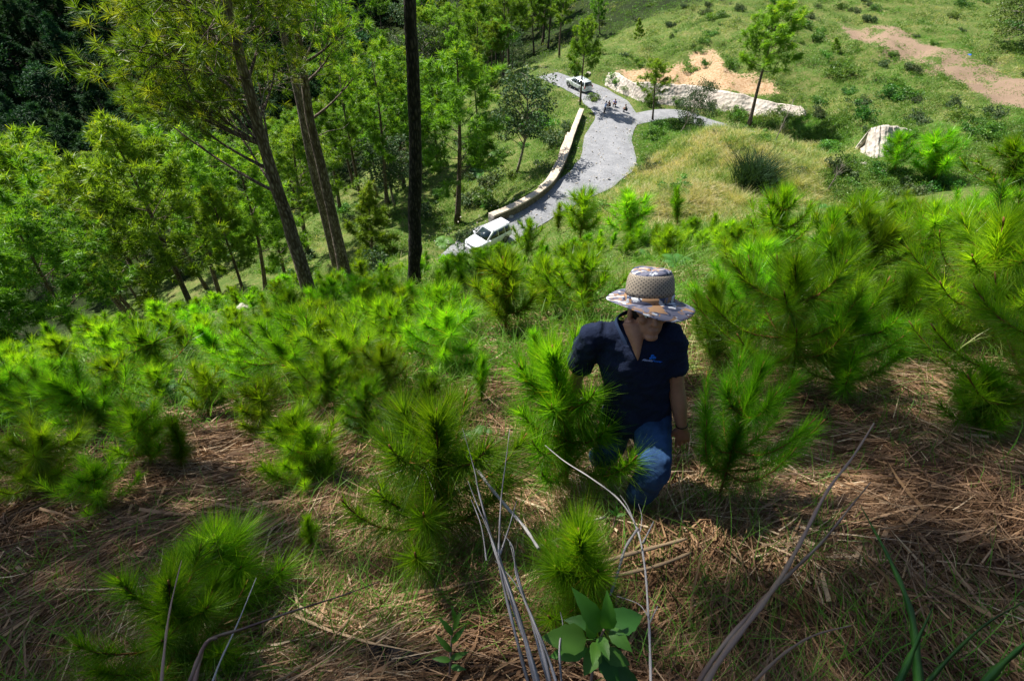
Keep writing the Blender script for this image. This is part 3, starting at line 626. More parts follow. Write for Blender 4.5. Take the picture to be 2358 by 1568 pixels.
# ------------------------------------------------------------------ young pines
def sapling_mesh(seed, H=.9, nst=3200, nbr=650, wd=.003, L=.2, whorls=((.30, 4), (.55, 4), (.78, 3)), bl=.30, seg=3, lush=1.0):
    global RNG
    keep = RNG; RNG = np.random.default_rng(seed); st = Acc(); nd = Acc()
    t = np.linspace(0, 1, 9); ax = np.stack([np.sin(t*2.5+seed)*.05*H*t, np.cos(t*2+seed*3)*.05*H*t, t*H], 1)
    tube(st, ax, .013*(1-t*.7)*(H/.9), 6, rough=.15)
    def along(path, rr0, n, Lm, t0, young):
        k = len(path); q = np.linspace(0, 1, k)
        f = t0+(1-t0)*rnd(n)**.8
        p = np.stack([np.interp(f, q, path[:, i]) for i in range(3)], 1)
        tg = unit(np.stack([np.interp(np.minimum(f+.05, 1), q, path[:, i])-np.interp(np.maximum(f-.05, 0), q, path[:, i]) for i in range(3)], 1))
        r = unit(np.cross(tg, RNG.normal(size=(n, 3))))
        ga = RNG.normal(size=3); gk = (np.sin(f*19+r @ ga*3+ga[0]*5) > -.62); f, p, tg, r = f[gk], p[gk], tg[gk], r[gk]; n = len(f)
        al = (1.25-.80*f**1.4)*(1+RNG.normal(size=n)*.24)+(1-young)*.25
        d = tg*np.cos(al)[:, None]+r*np.sin(al)[:, None]
        Ls = Lm*rnd(n, .55, 1.15)*(1-.25*np.clip(f-.9, 0, 1)*10*.6)
        b = np.zeros((n, 3)); b[:, 2] = -.30*(1.1-f)*rnd(n, .5, 1.4); b += tg*(.22*rnd(n, .0, 1.3))[:, None]+RNG.normal(size=(n, 3))*.09
        ti = np.clip(.36+.40*f*young+RNG.normal(size=n)*.13-(rnd(n) < .09*(1.3-f))*.5+(RNG.random()-.5)*.1, 0, 1)
        ribbons(nd, p, d, Ls, wd, b, seg, ti)
    along(ax, 0, nst, L, .22, 1.0)
    # older drooping needles low on the stem
    along(ax[:6], 0, int(nst*.28), L*.8, .15, .2)
    for hz, nb in whorls:
        a0 = RNG.random()*6.28
        for b in range(nb):
            az = a0+b*6.28/nb+RNG.normal()*.25; ln = bl*(1.25-hz)*(.7+.5*RNG.random())*H/.9*1.15
            p0 = np.array([np.interp(hz+RNG.normal()*.015, t, ax[:, i]) for i in range(3)]); q = np.linspace(0, 1, 6)
            o = np.array([math.cos(az), math.sin(az), 0]); br = p0+o*(ln*(q*1.15-.3*q*q))[:, None]+np.array([0, 0, 1.0])*(ln*(.15*q+.65*q*q))[:, None]
            tube(st, br, .007*(1-q*.6)*(H/.9), 5, cap=False)
            along(br, 0, int(nbr*lush*(.55+.7*RNG.random())), L*(.72+.3*RNG.random()), .12, .9)
            tube(st, [br[-1], br[-1]+(br[-1]-br[-2])*.35+np.array([0, 0, .012])], [.0045, .0025], 5, tint=1)
    tube(st, [ax[-1], ax[-1]+np.array([.003, 0, .06*H])], [.006, .003], 6)
    RNG = keep
    return st.mesh('stem', M['twig'], True), nd.mesh('needles', M['needle'])
SV = {}
SV['a'] = sapling_mesh(101, .95, 4300, 880, .0033, .20, ((.25, 5), (.45, 5), (.74, 4)), .36)
SV['b'] = sapling_mesh(102, .95, 4400, 880, .0033, .19, ((.25, 5), (.46, 5), (.70, 4)), .33)
SV['c'] = sapling_mesh(103, .70, 4000, 800, .0030, .19, ((.35, 4), (.65, 3)), .24)
SV['d'] = sapling_mesh(104, 1.0, 3500, 880, .0033, .20, ((.30, 5), (.44, 4), (.70, 4)), .42)
SV['e'] = sapling_mesh(105, .80, 3400, 0, .0034, .19, (), .2)
for i in range(3): SV['m%d' % i] = sapling_mesh(110+i, 0.9, 2300, 460, .0062, .21, ((.3, 4), (.55, 4), (.8, 3)), .34+.04*i, 2)
for i in range(2): SV['s%d' % i] = sapling_mesh(120+i, .8, 2000, 260, .0062, .19, ((.6, 3),), .2, 2)
def place_sapling(kind, base, H, label, rz=None, tip=None, wide=1.0, group='young pines planted on the slope', name='young_pine'):
    h0 = {'a': .95, 'b': .95, 'c': .7, 'd': 1.0, 'e': .8}.get(kind, .9 if kind[0] == 'm' else .8)
    o = empty(name, base, label, 'young pine', group); s = H/h0
    link('stem', SV[kind][0], o); link('needles', SV[kind][1], o); o.scale = (s*wide, s*wide, s)
    up = Vector(tuple(unit(np.array(tip)-np.array(base)))) if tip is not None else Vector((random.gauss(0, .07), random.gauss(0, .07), 1)).normalized()
    o.rotation_mode = 'QUATERNION'
    o.rotation_quaternion = Vector((0, 0, 1)).rotation_difference(up) @ Matrix.Rotation(RNG.random()*6.28 if rz is None else rz, 4, 'Z').to_quaternion()
    return o
SAP = []
def sap_px(kind, bx, by, tx, ty, label, wide=1.0, rz=None, fl=.30):
    b = hit(bx, by, .8); lo, hi = .1, 4
    for _ in range(30):
        mid = (lo+hi)/2
        if proj(b+np.array([0, fl*mid, mid]))[1] > ty: lo = mid
        else: hi = mid
    H = lo; r = ray(tx, ty); tip = r*((b[1]+fl*H)/r[1])
    tip = b+np.array([np.clip(tip[0]-b[0], -.45*H, 0.45*H), fl*H, H])
    
    H = float(np.linalg.norm(tip-b)); b = b.copy(); b[2] -= .02
    SAP.append((b[0], b[1])); return place_sapling(kind, b, H*.96, label, rz, tip, wide)
HS = [
 ('a', 982, 1285, 985, 925, 'largest young pine in the lower centre with orange brown whorled branches', 1.12),
 ('b', 1302, 1135, 1300, 808, 'young pine in front of the hiker hiding his right arm and leg', .88),
 ('c', 1345, 1450, 1300, 1215, 'small young pine seen from above behind the broad leaved seedling', 1.1),
 ('d', 1650, 1165, 1765, 838, 'young pine with curved stem beside the hand of the hiker', .72),
 ('a', 1925, 925, 1960, 690, 'young pine to the right between two larger ones behind the curved stem pine', 1.15),
 ('b', 2010, 830, 2120, 640, 'large spreading young pine with orange stem right of the hat', 1.2),
 ('d', 1830, 900, 1800, 600, 'tall feathery young pine directly right of the hat', 1.1),
 ('b', 1650, 860, 1655, 655, 'young pine touching the left shoulder of the hiker', .95),
 ('d', 1720, 820, 1700, 610, 'dark young pine standing behind the hat on the right', 1.0),
 ('a', 2290, 820, 2300, 520, 'large blurred young pine at the right edge of the photo', 1.3),
 ('d', 2370, 1000, 2380, 680, 'dark young pine cut by the right edge', 1.2),
 ('m0', 2250, 1010, 2270, 860, 'shaded young pine below the large one at the right edge', 1.1),
 ('a', 430, 1560, 400, 1335, 'dark young pine at the lower left corner seen from above', 1.15),
 ('c', 545, 1400, 520, 1210, 'thin grassy young pine behind the lower left corner one', 1.35),
 ('m0', 705, 1110, 680, 950, 'lush bright young pine left of the largest one', 1.25),
 ('b', 700, 1130, 690, 985, 'dark topped young pine directly left of the largest one', 1.1),
 ('s0', 725, 1280, 700, 1190, 'little shaded seedling left below the lush pine', .9),
 ('e', 415, 1080, 408, 960, 'pale sunlit pompom of a young pine on bare straw', 1.25),
 ('m1', 350, 1075, 305, 940, 'dark slender young pine left of the pale pompom pine', 1.1),
 ('m2', 235, 1180, 200, 1070, 'round dark young pine near the left edge on straw', 1.2),
 ('a', 85, 1140, 70, 985, 'blackish young pine at the left edge', 1.25),
 ('m0', 600, 1010, 588, 880, 'bright bushy young pine up left of the lush one', 1.2),
 ('b', 745, 950, 745, 810, 'round bright young pine standing free in the sun', 1.15),
 ('m1', 478, 960, 470, 850, 'dark green young pine behind the pale pompom pine', 1.1),
 ('a', 845, 1010, 835, 880, 'yellow green young pine left of the centre', 1.1),
 ('m2', 985, 970, 985, 870, 'small dark tipped young pine above the largest one', 1.1),
 ('b', 890, 925, 880, 785, 'brightest yellow young pine in the sunny centre', 1.15),
 ('m1', 905, 830, 895, 700, 'tall yellow young pine in the sunny centre second row', 1.1),
 ('m2', 1015, 800, 1005, 660, 'young pine with slender top below the charred trunk', 1.1),
 ('s1', 1110, 935, 1108, 820, 'sparse thin young pine on open straw', .8),
 ('m0', 1165, 770, 1155, 590, 'dark tall young pine centre below the white car', 1.1),
 ('m1', 1260, 730, 1255, 600, 'yellow topped young pine between the dark tall one and the hat', 1.1),
 ('m2', 1345, 740, 1352, 590, 'bushy young pine just left of the hat', 1.2),
 ('s0', 1230, 870, 1225, 760, 'thin young pine left of the shoulder of the hiker', 1.0),
 ('m0', 850, 745, 840, 655, 'dark young pine right of the base of the tall leaning trunk', 1.1),
 ('m2', 740, 780, 740, 695, 'dark young pine directly below the tall leaning trunk', 1.0),
 ('m0', 540, 860, 535, 770, 'blackish young pine in the left middle of the slope', 1.2),
 ('m1', 265, 920, 250, 825, 'blackish young pine left of the slope above the shade', 1.2),
 ('m2', 370, 930, 355, 845, 'green young pine between two blackish ones on the left', 1.1),
 ('s1', 560, 780, 545, 715, 'pale young pine near the crest on the left', 1.1),
 ('m0', 2150, 420, 2170, 260, 'tall bushy young pine on the right skyline beside the pale rocks', 1.4),
 ('m1', 2060, 400, 2070, 310, 'young pine in front of the pale rocks on the right', 1.2),
 ('m2', 2330, 480, 2345, 330, 'bright young pine at the upper right edge of the slope', 1.3),
 ('m1', 1450, 560, 1452, 450, 'very dark bushy young pine right of the road bend', 1.6),
 ('m0', 1335, 560, 1340, 440, 'orange tinged young pine standing before the lower road', 1.2),
 ('s1', 1285, 540, 1290, 470, 'small slim young pine left of the orange tinged one', 1.1),
 ('m1', 1112, 618, 1108, 574, 'young pine hiding the bonnet side of the white car', 1.3),
 ('m0', 1150, 606, 1150, 560, 'young pine hiding the middle of the white car', 1.3),
 ('m2', 1213, 600, 1215, 510, 'slim young pine at the tail of the white car', 1.0),
 ('s0', 1560, 520, 1562, 435, 'slender pointed young pine on the tan grass edge', 1.1),
 ('m2', 1790, 610, 1800, 440, 'bent dark young pine rising over the right slope', 1.0),
 ('m0', 1960, 600, 1990, 450, 'leaning dark young pine in the right middle of the slope', 1.0),
]
for k_, bx, by, tx, ty, lb, wd in HS: sap_px(k_, bx, by, tx, ty, lb, wd, fl=.08 if 'front of the hiker' in lb else .30)
# the rest of the plantation
def slope_pt():
    r = math.exp(random.uniform(math.log(3.6), math.log(23))); th = random.uniform(-1.0, 1.05); x = r*math.sin(th)*1.15; y = r*math.cos(th)
    z = G1(x, y); a, b, d = proj((x, y, z))
    if d < 2 or not (-60 < a < 2420 and 380 < b < 1150): return None
    if F_raw(np.array(x), np.array(y)) < T_raw(np.array([x]), np.array([y]))[0]+.3: return None
    if any((x-q[0])**2+(y-q[1])**2 < (.60+.03*r)**2 for q in SAP): return None
    if 1300 < a < 1660 and b > 600: return None
    if b > 1000 and a < 1300: return None
    if 1030 < a < 1300 and 760 < b: return None
    if a > 1900 and b > 760: return None
    if 1480 < a < 2000 and b < 500: return None
    if 900 < a < 1010 and b > 640 and b < 700: return None
    pk = [(960, 655), (722, 702), (800, 657)]
    if a < 1000 and b < 760 and random.random() < .15: return None
    return (x, y, z)
n_ = 0
ZL = {0: 'young pine among many on the sunny left of the slope', 1: 'young pine among many in the middle of the slope', 2: 'young pine among many packed on the right of the slope'}
for _ in range(9000):
    p = slope_pt()
    if p is None: continue
    SAP.append(p[:2]); a, b, d = proj(p); zi = 0 if a < 900 else (1 if a < 1450 else 2)
    near = d < 7
    kind = random.choice(['a', 'b', 'd', 'm0', 'm2']) if near else random.choice(['m0', 'm1', 'm2', 's0', 's1'])
    place_sapling(kind, (p[0], p[1], p[2]-.02), random.uniform(.60, 1.08)*(1.25 if zi == 2 else 1), ZL[zi], wide=random.uniform(1.0, 1.35), group=['young pines on the sunny left of the slope', 'young pines in the middle of the slope', 'young pines on the right of the slope'][zi])
    n_ += 1
    if n_ >= 245: break
print('saplings', n_+len(HS))
# ------------------------------------------------------------------ shrubs
BV = [bush_mesh(200+i, 1.0, 16, 90, .15, 'shrub') for i in range(3)] + [bush_mesh(210+i, 1.0, 16, 90, .15, 'grey_leaf') for i in range(2)]
def rdist(p): return road_dist(np.array([p[0]]), np.array([p[1]]))[0][0]
def bush_zone():
    px = random.uniform(950, 2400); py = random.uniform(0, 520)
    p = hit(px, py, 25)
    if rdist(p) < 1.2: return None
    if 1480 < px < 1950 and py > 290 and random.random() < .25: return None
    if inpoly(np.array([p[0]]), np.array([p[1]]), BROWN)[0]: return None
    if F_raw(np.array(p[0]), np.array(p[1])) > T_raw(np.array([p[0]]), np.array([p[1]]))[0]+1: return None
    if 1380 < px < 1870 and 160 < py < 285: return None
    return tuple(p)
bs = gscatter(200, bush_zone, mind=1.7)
for p in bs:
    a, b, d = proj(p); v = random.randrange(5); o = link('shrub', BV[v], loc=(p[0], p[1], p[2]-.15)); s = random.uniform(.4, 1.1)*(1.35 if a < 1330 else 1.2)
    o.scale = (s, s, s*random.uniform(.7, 1.1)); o.rotation_euler = (0, 0, random.random()*6.28)
    if a < 1330: tag(o, 'green shrub among many in the gully left of the wall and behind it', 'shrub', 'shrubs left of the wall')
    else: tag(o, 'green shrub among many scattered over the hillside right of the road', 'shrub', 'shrubs on the right hillside')
for i in range(75):
    pxx, pyy = random.uniform(-60, 980), random.uniform(440, 735); p = hit(pxx, pyy, 8)
    if np.hypot(p[0], p[1]) < 24 or p[0] > -3 and False: continue
    s = random.uniform(.6, 1.5); o = link('shrub', BV[random.randrange(5)], loc=(p[0], p[1], p[2]-.2)); o.scale = (s, s, s*.9); o.rotation_euler = (0, 0, i); tag(o, 'shrub among many beneath the pines left of the charred trunk', 'shrub', 'shrubs beneath the left pines')
for (a, b, s, v, lb) in ((1415, 190, 1.3, 0, 'leafy shrub right behind the silver car'), (1450, 208, 1.0, 1, 'leafy shrub at the foot of the pale stone slope'), (1365, 232, 1.0, 0, 'round shrub at the far end of the wall'), (1280, 330, 2.0, 3, 'dark shrub leaning on the middle of the wall'),
                        (1130, 430, 2.0, 4, 'grey green bush beside the near end of the wall'), (1090, 470, 1.7, 3, 'dark bush left of the near end of the wall'), (1240, 300, 2.2, 1, 'dark bush in the gully beside the grey leaved tree'), (1075, 552, 1.3, 4, 'grey bush left of the white car'),
                        (1590, 290, 1.6, 3, 'grey bush beside the side road'), (2050, 228, 1.6, 0, 'bright bush in the middle of the green hillside'), (1985, 265, 1.5, 2, 'round bush above the right pale rocks'), (1500, 232, .9, 1, 'bush before the left end of the pale stone bank'), (1555, 236, .8, 0, 'small bush before the pale stone bank'), (1640, 245, 1.0, 4, 'grey bush before the middle of the pale stone bank'), (1700, 262, .9, 2, 'bush before the right half of the pale stone bank'), (1800, 262, 1.1, 0, 'bush at the right end of the pale stone bank'), (1590, 165, 1.0, 1, 'bush on the orange landslip'), (1680, 150, 1.2, 2, 'bush at the right of the orange landslip'), (1470, 150, 1.1, 0, 'bush at the left of the orange landslip'), (1935, 175, 1.7, 1, 'bush below the end of the brown track'), (1905, 352, 1.3, 0, 'low bush on the verge at the left of the small rock bank'), (1945, 375, 1.1, 2, 'small bush before the end of the side road'), (2035, 400, 1.0, 1, 'small bush below the broken rocks')):
    p = hit(a, b, 20); o = link('shrub', BV[v], loc=(p[0], p[1], p[2]-.1)); o.scale = (s, s, s*.9); tag(o, lb, 'shrub')
p = hit(430, 790, 4); o = link('shrub', bush_mesh(240, .55, 12, 60, .11, 'shrub'), loc=p); tag(o, 'glossy leaved bush on the crest below the leaning grove', 'shrub')
# ------------------------------------------------------------------ ferns
def fern_mesh(seed, n=7, L=.6, wd=.16):
    global RNG
    keep = RNG; RNG = np.random.default_rng(seed); a = Acc()
    for f in range(n):
        az = f*6.28/n+RNG.normal()*.3; q = np.linspace(0, 1, 22); l_ = L*rnd(1, .7, 1.1)[0]
        o = np.array([math.cos(az), math.sin(az), 0]); P = o*(l_*(q*.9))[:, None]+np.array([0, 0, 1])*(l_*(.75*q-.75*q*q))[:, None]
        tube(a, P, .004*(1-q*.7)*(L/.6), 3, tint=.2, cap=False)
        tg = unit(np.gradient(P, axis=0)); s = unit(np.cross(tg, np.array([0, 0, 1.])))
        for sg in (-1, 1):
            pl = wd*np.sin(np.clip(q*3.0+.25, 0, 3.14))*(L/.6)
            d = unit(s*sg+tg*.35); nrm = unit(np.cross(tg, s)); b = np.zeros_like(P); b[:, 2] = -.2
            ribbons(a, P[2:], d[2:], pl[2:]+.01, .026*(L/.6), b[2:], 2, .5+.3*RNG.random(), side=tg[2:], taper=.6)
    RNG = keep; return a.mesh('fronds', M['fern'])
FV = [fern_mesh(300, 7), fern_mesh(301, 6, .7), fern_mesh(302, 9, 1.8, .2)]
FE = [(1480, 1195, .28, 0, 'small bright fern at the boot of the hiker'), (1115, 1020, .5, 0, 'upright fern between the largest young pine and the hiker'), (870, 1010, .6, 1, 'fern left of the largest young pine'), (1210, 690, .7, 1, 'fern on the slope above the hiker left of the hat'), (400, 930, .7, 1, 'pale fern on the left of the slope'), (190, 950, .8, 0, 'fern near the left edge of the slope'), (530, 880, .7, 1, 'bluish fern behind the bushy pines on the left'),
      (1480, 600, 1.1, 1, 'fern in the shade just behind the hat'), (1560, 610, 1.1, 0, 'fern right behind the hat'), (2290, 660, .8, 1, 'bright yellow fern near the right edge'), (2130, 620, 1.0, 0, 'blue green fern among the right pines'), (1690, 520, 1.3, 1, 'bluish fern patch below the tan grass'), (1620, 560, 1.2, 0, 'fern behind the hat on the slope'), (1900, 480, 1.1, 1, 'fern on the right of the slope under the tan grass'),
      (1105, 400, 1.2, 2, 'bright tree fern in the gully left of the wall'), (1145, 355, 1.0, 2, 'second bright tree fern beside the grey leaved tree'), (1085, 345, .9, 2, 'yellow green tree fern near the broad pine'), (2340, 60, 1.6, 2, 'bright tree fern in the upper right corner'), (1020, 560, .8, 2, 'light fern at the foot of the charred trunk')]
for a, b, s, v, lb in FE:
    p = hit(a, b, .8); o = link('fern', FV[v], loc=p); s2 = s if v < 2 else s*.9; o.scale = (s2,)*3; o.rotation_euler = (0, 0, RNG.random()*6); tag(o, lb, 'fern')
# ------------------------------------------------------------------ ground cover (nobody could count it)
def polar(n, r0, r1, th0=-1.15, th1=1.15):
    r = np.exp(rnd(n, math.log(r0), math.log(r1))); th = rnd(n, th0, th1); return r*np.sin(th)*1.1, r*np.cos(th)-0.6
def vis(x, y, z, m=120):
    P = np.stack([x, y, z], 1); d = P @ CF; a = 1179+FPX*(P @ CR)/d; b = 784-FPX*(P @ CU)/d
    return (d > .5) & (a > -m) & (a < 2358+m) & (b > -m) & (b < 1568+m*2), a, b, d
def slope_d(x, y, ang):
    """unit vector along the ground in direction ang"""
    dx, dy = np.cos(ang), np.sin(ang); e = .06
    dz = (G(x+dx*e, y+dy*e, False)-G(x-dx*e, y-dy*e, False))/(2*e)
    return unit(np.stack([dx, dy, dz], 1))
A_ = Acc()
N = 300000; x, y = polar(N, 1.0, 13); z = G(x, y); v, a, b, d = vis(x, y, z); x, y, z, d = x[v], y[v], z[v], d[v]; N = len(x)
den = N2(x*1.3, y*1.3)+N1(x*.5, y*.5)*.8
kp = (rnd(N) < np.clip(1.25-d/9, .12, 1)) & (den > -.75); x, y, z, d = x[kp], y[kp], z[kp], d[kp]; N = len(x)
ang = 1.0+N1(x*.55+3, y*.55)*4.5+RNG.normal(size=N)*.65
L = rnd(N, .10, .5)**1.0; wd = rnd(N, .002, .0065)*(1+.12*d); big = rnd(N) < .10; wd[big] *= 2.4; L[big] *= 1.3
dv = slope_d(x, y, ang); dv[:, 2] += RNG.normal(size=N)*.10; h = np.abs(RNG.normal(size=N))*.035+.012
P = np.stack([x, y, z+h], 1)-dv*(L*.5)[:, None]; bend = RNG.normal(size=(N, 3))*.09
tt = np.clip(.55+N3(x*2, y*2)*.5+RNG.normal(size=N)*.2, 0, 1)
ribbons(A_, P, dv, L, wd, bend, 3, tt, taper=.35)
tag(link('straw_litter', A_.mesh('straw_litter', M['straw'])), kind='stuff')
def blades(acc, x, y, z, nper, L, w_, t0, spread=.05, lean=.35, curl=.45, seg=3):
    n = len(x); k = n*nper; X = np.repeat(x, nper)+RNG.normal(size=k)*np.repeat(np.broadcast_to(spread, (n,)), nper); Y = np.repeat(y, nper)+RNG.normal(size=k)*np.repeat(np.broadcast_to(spread, (n,)), nper)
    Z = np.repeat(z, nper); az = rnd(k, 0, 6.28); d = np.stack([np.cos(az)*lean*rnd(k, .2, 1.4), np.sin(az)*lean*rnd(k, .2, 1.4), np.ones(k)], 1)
    bd = np.stack([np.cos(az)*curl*.6, np.sin(az)*curl*.6, -curl*rnd(k, .2, 1.2)], 1)
    LL = np.repeat(np.broadcast_to(L, (n,)), nper)*rnd(k, .5, 1.1); WW = np.repeat(np.broadcast_to(w_, (n,)), nper)
    ribbons(acc, np.stack([X, Y, Z-.02], 1), d, LL, WW, bd, seg, np.clip(np.repeat(np.broadcast_to(t0, (n,)), nper)+RNG.normal(size=k)*.1, 0, 1), taper=.7)
A_ = Acc()
# blades in the straw near the camera
x, y = polar(7000, 1.1, 9); z = G(x, y); v, a, b, d = vis(x, y, z); kp = v & (N2(x*.9+5, y*.9) > -.2); x, y, z, d = x[kp], y[kp], z[kp], d[kp]
blades(A_, x, y, z, 6, rnd(len(x), .10, .42), .0035+.0008*d, rnd(len(x), .5, .95), .05, .5, .5)
# slope grass between the young pines
x, y = polar(15000, 4, 46, -1.25, 1.2); z = G(x, y); v, a, b, d = vis(x, y, z); onf = F_raw(x, y) > T_raw(x, y)-.5
kp = v & onf & (rnd(len(x)) < np.clip((d-3)/6, 0, 1)) & (N1(x*.6+30, y*.6) > -.33); x, y, z, d, a = x[kp], y[kp], z[kp], d[kp], a[kp]
tn = np.clip(.62+N3(x*.5, y*.5)*.55+(a < 1000)*.06, .05, 1)
blades(A_, x, y, z, 8, rnd(len(x), .25, .55)*(1+.012*d), .006+.0011*d, tn, .09+.005*d, .5, .55)
tag(link('grass', A_.mesh('grass', M['grass'])), kind='stuff')
# meadow beyond: road verges, right hillside, gully floor
A_ = Acc()
n = 125000; px = rnd(n, -60, 2420); py = rnd(n, -40, 640); px[:22000] = rnd(22000, 1380, 1960); py[:22000] = rnd(22000, 270, 500); D0 = np.zeros(n)
Dg = np.geomspace(22, 240, 150); got = np.zeros(n, bool); R_ = (CR[None]*((px-1179)/FPX)[:, None]+CU[None]*((784-py)/FPX)[:, None]+CF[None])
cg = Acc()
for dd in Dg:
    rem = ~got; P = R_[rem]*dd
    if not rem.any(): break
    bel = P[:, 2] < G(P[:, 0], P[:, 1], False); idx = np.where(rem)[0][bel]; D0[idx] = dd; got[idx] = True
P = R_[got]*(D0[got]*rnd(got.sum(), .985, 1.0))[:, None]; px, py = px[got], py[got]; x, y = P[:, 0], P[:, 1]; z = G(x, y); d = D0[got]
rd = road_dist(x, y)[0]; onf = F_raw(x, y) > T_raw(x, y)+.3
tanz = (soft_in(wpoly([(1480, 380), (1560, 320), (1650, 296), (1760, 300), (1870, 335), (1920, 400), (1850, 470), (1700, 520), (1460, 540), (1370, 490)]), x, y, 2.0)+N2(x*.5, y*.5)*.7+N3(x*2, y*2)*.35) > .42
brz = soft_in(BROWN, x, y, 1.5); scz = soft_in(SCAR, x, y, .6)
kp = (rd > -.15+N2(x, y)*1.2) & ((brz < .5) | (rnd(len(x)) < .10)) & ((scz < .5) | (rnd(len(x)) < .08)) & (~onf | tanz) & (rnd(len(x)) < np.where((px < 900) & (py < 430), .25, 1))
x, y, z, d, rd, tanz, px, py = [q[kp] for q in (x, y, z, d, rd, tanz, px, py)]
tn = np.clip(.60+N3(x*.22, y*.22)*.7+N2(x*.9, y*.9)*.35, 0, 1); tn = np.where(tanz, np.clip(.16+N3(x*.6, y*.6)*.5+(rnd(len(x)) < .25)*.45, 0, .9), tn); tn = np.where((rd < 2.2) & ~tanz, .8, tn)
Lg = np.where(tanz, rnd(len(x), .7, 1.3), rnd(len(x), .25, .65))*np.where(rd < 1.5, .6, 1); 
blades(A_, x, y, z, 5, Lg, .016+.00042*d, tn, .12+.002*d, .55, .5, 2)
tag(link('meadow_grass', A_.mesh('meadow_grass', M['grass'])), kind='stuff')
# low leafy ground cover on the hillsides
A_ = Acc(); n = len(x); kk = (~tanz) & (rd > 1.0) & (N1(x*.35+8, y*.35) > -.02) & (rnd(n) < .42)
for xx, yy, zz, dd in zip(x[kk], y[kk], z[kk], d[kk]):
    r_ = random.uniform(.2, .75); leaf_cloud(A_, np.array([[xx, yy, zz+r_*.3]]), [r_], 26, .10+.0006*dd, random.uniform(.4, .95), .7)
tag(link('leafy_undergrowth', A_.mesh('leafy_undergrowth', M['shrub'])), kind='stuff')
# ------------------------------------------------------------------ generic solids
def prism(acc, pts, m=0, tint=.5):
    """hexahedron from 8 corners: 0-3 bottom, 4-7 top"""
    acc.add(pts, [[3, 2, 1, 0], [4, 5, 6, 7], [0, 1, 5, 4], [1, 2, 6, 5], [2, 3, 7, 6], [3, 0, 4, 7]], None, tint, m)
def box(acc, c, s, m=0):
    c = np.array(c, float); h = np.array(s, float)/2
    prism(acc, [c+h*np.array(q) for q in ((-1, -1, -1), (1, -1, -1), (1, 1, -1), (-1, 1, -1), (-1, -1, 1), (1, -1, 1), (1, 1, 1), (-1, 1, 1))], m)
def bm_obj(name, acc, mt, parent=None, smooth=False, bevel=0, seg=2):
    o = link(name, acc.mesh(name, mt, smooth), parent)
    if bevel:
        b = o.modifiers.new('bevel', 'BEVEL'); b.width = bevel; b.segments = seg; b.limit_method = 'ANGLE'; b.angle_limit = rad(30)
    return o
def rock_mesh(seed, r, flat=.7, name='rock', mt='rock'):
    g = np.random.default_rng(seed); import bmesh
    bm = bmesh.new(); bmesh.ops.create_icosphere(bm, subdivisions=3, radius=1)
    pl = [(unit(g.normal(size=3)), .55+.35*g.random()) for _ in range(14)]
    for v in bm.verts:
        c = np.array(v.co)
        for n, d in pl:
            e = c @ n-d
            if e > 0: c = c-n*e
        c = c*(1+.05*g.normal())*np.array([1, .85, flat])*r; v.co = c
    me = bpy.data.meshes.new(name); bm.to_mesh(me); bm.free(); me.materials.append(M[mt]); return me
# ------------------------------------------------------------------ stone parapet wall along the road
WP = [(1133, 493, -27.6), (1175, 476, -27.8), (1215, 455, -28.0), (1248, 433, -28.2), (1274, 408, -28.4), (1294, 372, -28.6), (1308, 336, -28.8), (1320, 300, -29.0), (1333, 266, -29.2), (1340, 250, -29.3)]
Pw = cat_road(WP, 4); tg = np.gradient(Pw, axis=0); tg[:, 2] = 0; tg = unit(tg); sd = np.stack([tg[:, 1], -tg[:, 0], 0*tg[:, 0]], 1)   # sd points to the road side
wall = empty('parapet_wall', Pw[0], 'curved pale stone and concrete wall along the outer edge of the gravel road', 'wall')
L0 = Pw[0].copy()
def strip_solid(path, offs, zt, zb, mt, name, parent, jit=0.0):
    a = Acc(); n = len(path); V = []
    for i in range(n):
        j = (RNG.random()-.5)*jit
        V += [path[i]+sd[i]*offs[0]+np.array([0, 0, zb]), path[i]+sd[i]*offs[1]+np.array([0, 0, zb]), path[i]+sd[i]*(offs[1]+j)+np.array([0, 0, zt+j*.3]), path[i]+sd[i]*(offs[0]+j)+np.array([0, 0, zt+j*.3])]
    Q = []
    for i in range(n-1):
        b = i*4
        for k in range(4): Q.append([b+k, b+(k+1) % 4, b+4+(k+1) % 4, b+4+k])
    Q += [[0, 3, 2, 1], [n*4-4, n*4-3, n*4-2, n*4-1]]
    a.add(np.array(V)-L0, Q); return bm_obj(name, a, M[mt], parent, bevel=.02)
strip_solid(Pw, (-.33, .33), 0, -.18, 'concrete', 'coping', wall, .05)
strip_solid(Pw, (-.28, .28), -.182, -2.2, 'concrete_dark', 'masonry_face', wall)
k1 = int(len(Pw)*.42); strip_solid(Pw[k1-2:-8] if True else Pw, (-.85, -.35), -.45, -3.5, 'concrete', 'outer_footing', wall, .25)
a = Acc(); e0 = Pw[0]-L0; box(a, (0, 0, 0), (.74, .12, 1.0)); ep = bm_obj('end_post', a, M['stone'], wall, bevel=.02); ep.location = tuple(e0-tg[0]*.08+np.array([0, 0, -.5])); ep.rotation_euler = (0, 0, math.atan2(sd[0][1], sd[0][0]))
